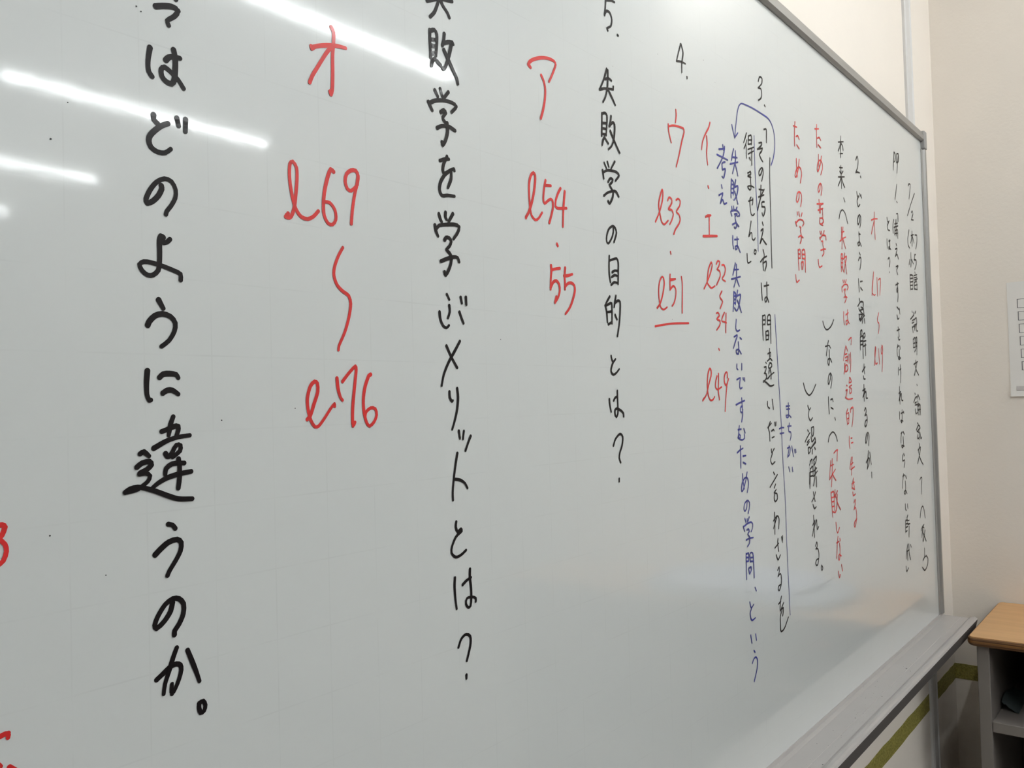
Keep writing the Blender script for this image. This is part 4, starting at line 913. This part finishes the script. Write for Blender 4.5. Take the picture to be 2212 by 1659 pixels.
obj('divider', abox(2.1965, XB - 0.0125, -0.715, -0.690, 0.085, Z1, bev=0.002), M_cab, CAB)
bm = bmesh.new()
box(bm, 2.1952, 2.2140, -0.689, -0.1300, 0.6270, 0.6515, bev=0.002)
box(bm, 2.2140, XB - 0.0125, -0.689, -0.1300, 0.6300, 0.6480)
obj('shelf', bm, M_cab, CAB)
bm = bmesh.new()
box(bm, 2.1952, 2.2140, CY1 + 0.0415, -0.7155, 0.6270, 0.6515, bev=0.002)
box(bm, 2.2140, XB - 0.0125, CY1 + 0.0415, -0.7155, 0.6300, 0.6480)
obj('shelf', bm, M_cab, CAB)
obj('shelf', abox(2.1965, XB - 0.0125, CY1 + 0.0415, -0.1300, 0.33, 0.352, bev=0.001), M_cab, CAB)
obj('bottom_panel', abox(2.1965, XB - 0.0125, CY1 + 0.0415, -0.1300, 0.06, 0.084, bev=0.001), M_cab, CAB)
obj('plinth', abox(2.2250, 2.2430, CY1 + 0.0415, -0.1300, 0.0, 0.0595), M_cab, CAB)

# soft lumpy shapes
def lump(bm, c, s, seed, power=2.6, wob=0.12, nu=28, nv=16, flat_z=None):
    def sp(v, p): return math.copysign(abs(v) ** p, v)
    e = 2.0 / power
    rows = []
    for j in range(nv + 1):
        ph = -math.pi / 2 + math.pi * j / nv
        row = []
        for i in range(nu):
            th = 2 * math.pi * i / nu
            d = Vector((sp(math.cos(ph), e) * sp(math.cos(th), e), sp(math.cos(ph), e) * sp(math.sin(th), e), sp(math.sin(ph), e)))
            k = 1 + wob * noise.noise(d * 2.1 + Vector((seed, seed * 0.7, 0)))
            p = Vector((c[0] + d.x * s[0] * k, c[1] + d.y * s[1] * k, c[2] + d.z * s[2] * k))
            if flat_z is not None and p.z < flat_z: p.z = flat_z
            row.append(bm.verts.new(p))
        rows.append(row)
    for j in range(nv):
        for i in range(nu):
            bm.faces.new((rows[j][i], rows[j][(i + 1) % nu], rows[j + 1][(i + 1) % nu], rows[j + 1][i]))
    bmesh.ops.remove_doubles(bm, verts=bm.verts, dist=1e-5)
    return bm
BAG = thing('black_bag', 'black nylon bag with a red patch slumped on the upper shelf of the cabinet', 'bag', (2.37, -0.37, 0.648))
obj('body', lump(bmesh.new(), (2.375, -0.385, 0.705), (0.125, 0.165, 0.062), 3.1, flat_z=0.6482, wob=0.25), M_bag, BAG, smooth=True)
obj('red_patch', lump(bmesh.new(), (2.290, -0.285, 0.742), (0.030, 0.034, 0.012), 1.3), M_redtag, BAG, smooth=True, label='red fabric patch')
bm = bmesh.new()
pr = None
for k in range(25):
    t = k / 24
    a = math.pi * t
    c = Vector((2.262 - 0.030 * math.sin(a), -0.215 - 0.26 * t, 0.6535 + 0.010 * math.sin(3 * a) ** 2))
    ring = [bm.verts.new((c.x + 0.006 * math.cos(q), c.y, c.z + 0.005 * math.sin(q))) for q in [2 * math.pi * i / 8 for i in range(8)]]
    if pr:
        for i in range(8): bm.faces.new((pr[i], pr[(i + 1) % 8], ring[(i + 1) % 8], ring[i]))
    pr = ring
obj('strap', bm, M_bag, BAG, smooth=True)
# crumpled film sleeve beside the bag
bm = bmesh.new()
g = []
for i in range(9):
    r_ = []
    for j in range(9):
        u, v = i / 8, j / 8
        x = 2.29 + 0.16 * u
        y = -0.134 - 0.035 * v
        z = 0.6490 + 0.030 * (1 - v) ** 1.5 * (0.7 + 0.3 * math.sin(5 * u)) + 0.004 * noise.noise(Vector((u * 6, v * 6, 2.0)))
        r_.append(bm.verts.new((x, y, max(z, 0.6488))))
    g.append(r_)
for i in range(8):
    for j in range(8):
        bm.faces.new((g[i][j], g[i + 1][j], g[i + 1][j + 1], g[i][j + 1]))
bmesh.ops.solidify(bm, geom=list(bm.faces), thickness=0.0006)
tag(obj('film_sleeve', bm, M_film, smooth=True), 'crumpled clear film sleeve against the side panel on the upper cabinet shelf', 'sleeve')
# soft pale bundle on top, seen mirrored in the enamel
BUN = thing('cloth_bundle', 'soft pale blue bundle on the cabinet top, mirrored in the board', 'cloth', (2.36, -0.50, CT))
obj('upper_fold', lump(bmesh.new(), (2.375, -0.545, CT + 0.034), (0.165, 0.23, 0.016), 5.2, power=3.2, wob=0.14), M_cloth, BUN, smooth=True)
obj('lower_fold', lump(bmesh.new(), (2.375, -0.515, CT + 0.0145), (0.185, 0.285, 0.0145), 8.2, power=3.6, wob=0.10, flat_z=CT + 0.0005), M_clothd, BUN, smooth=True, label='grey blue lower layer')
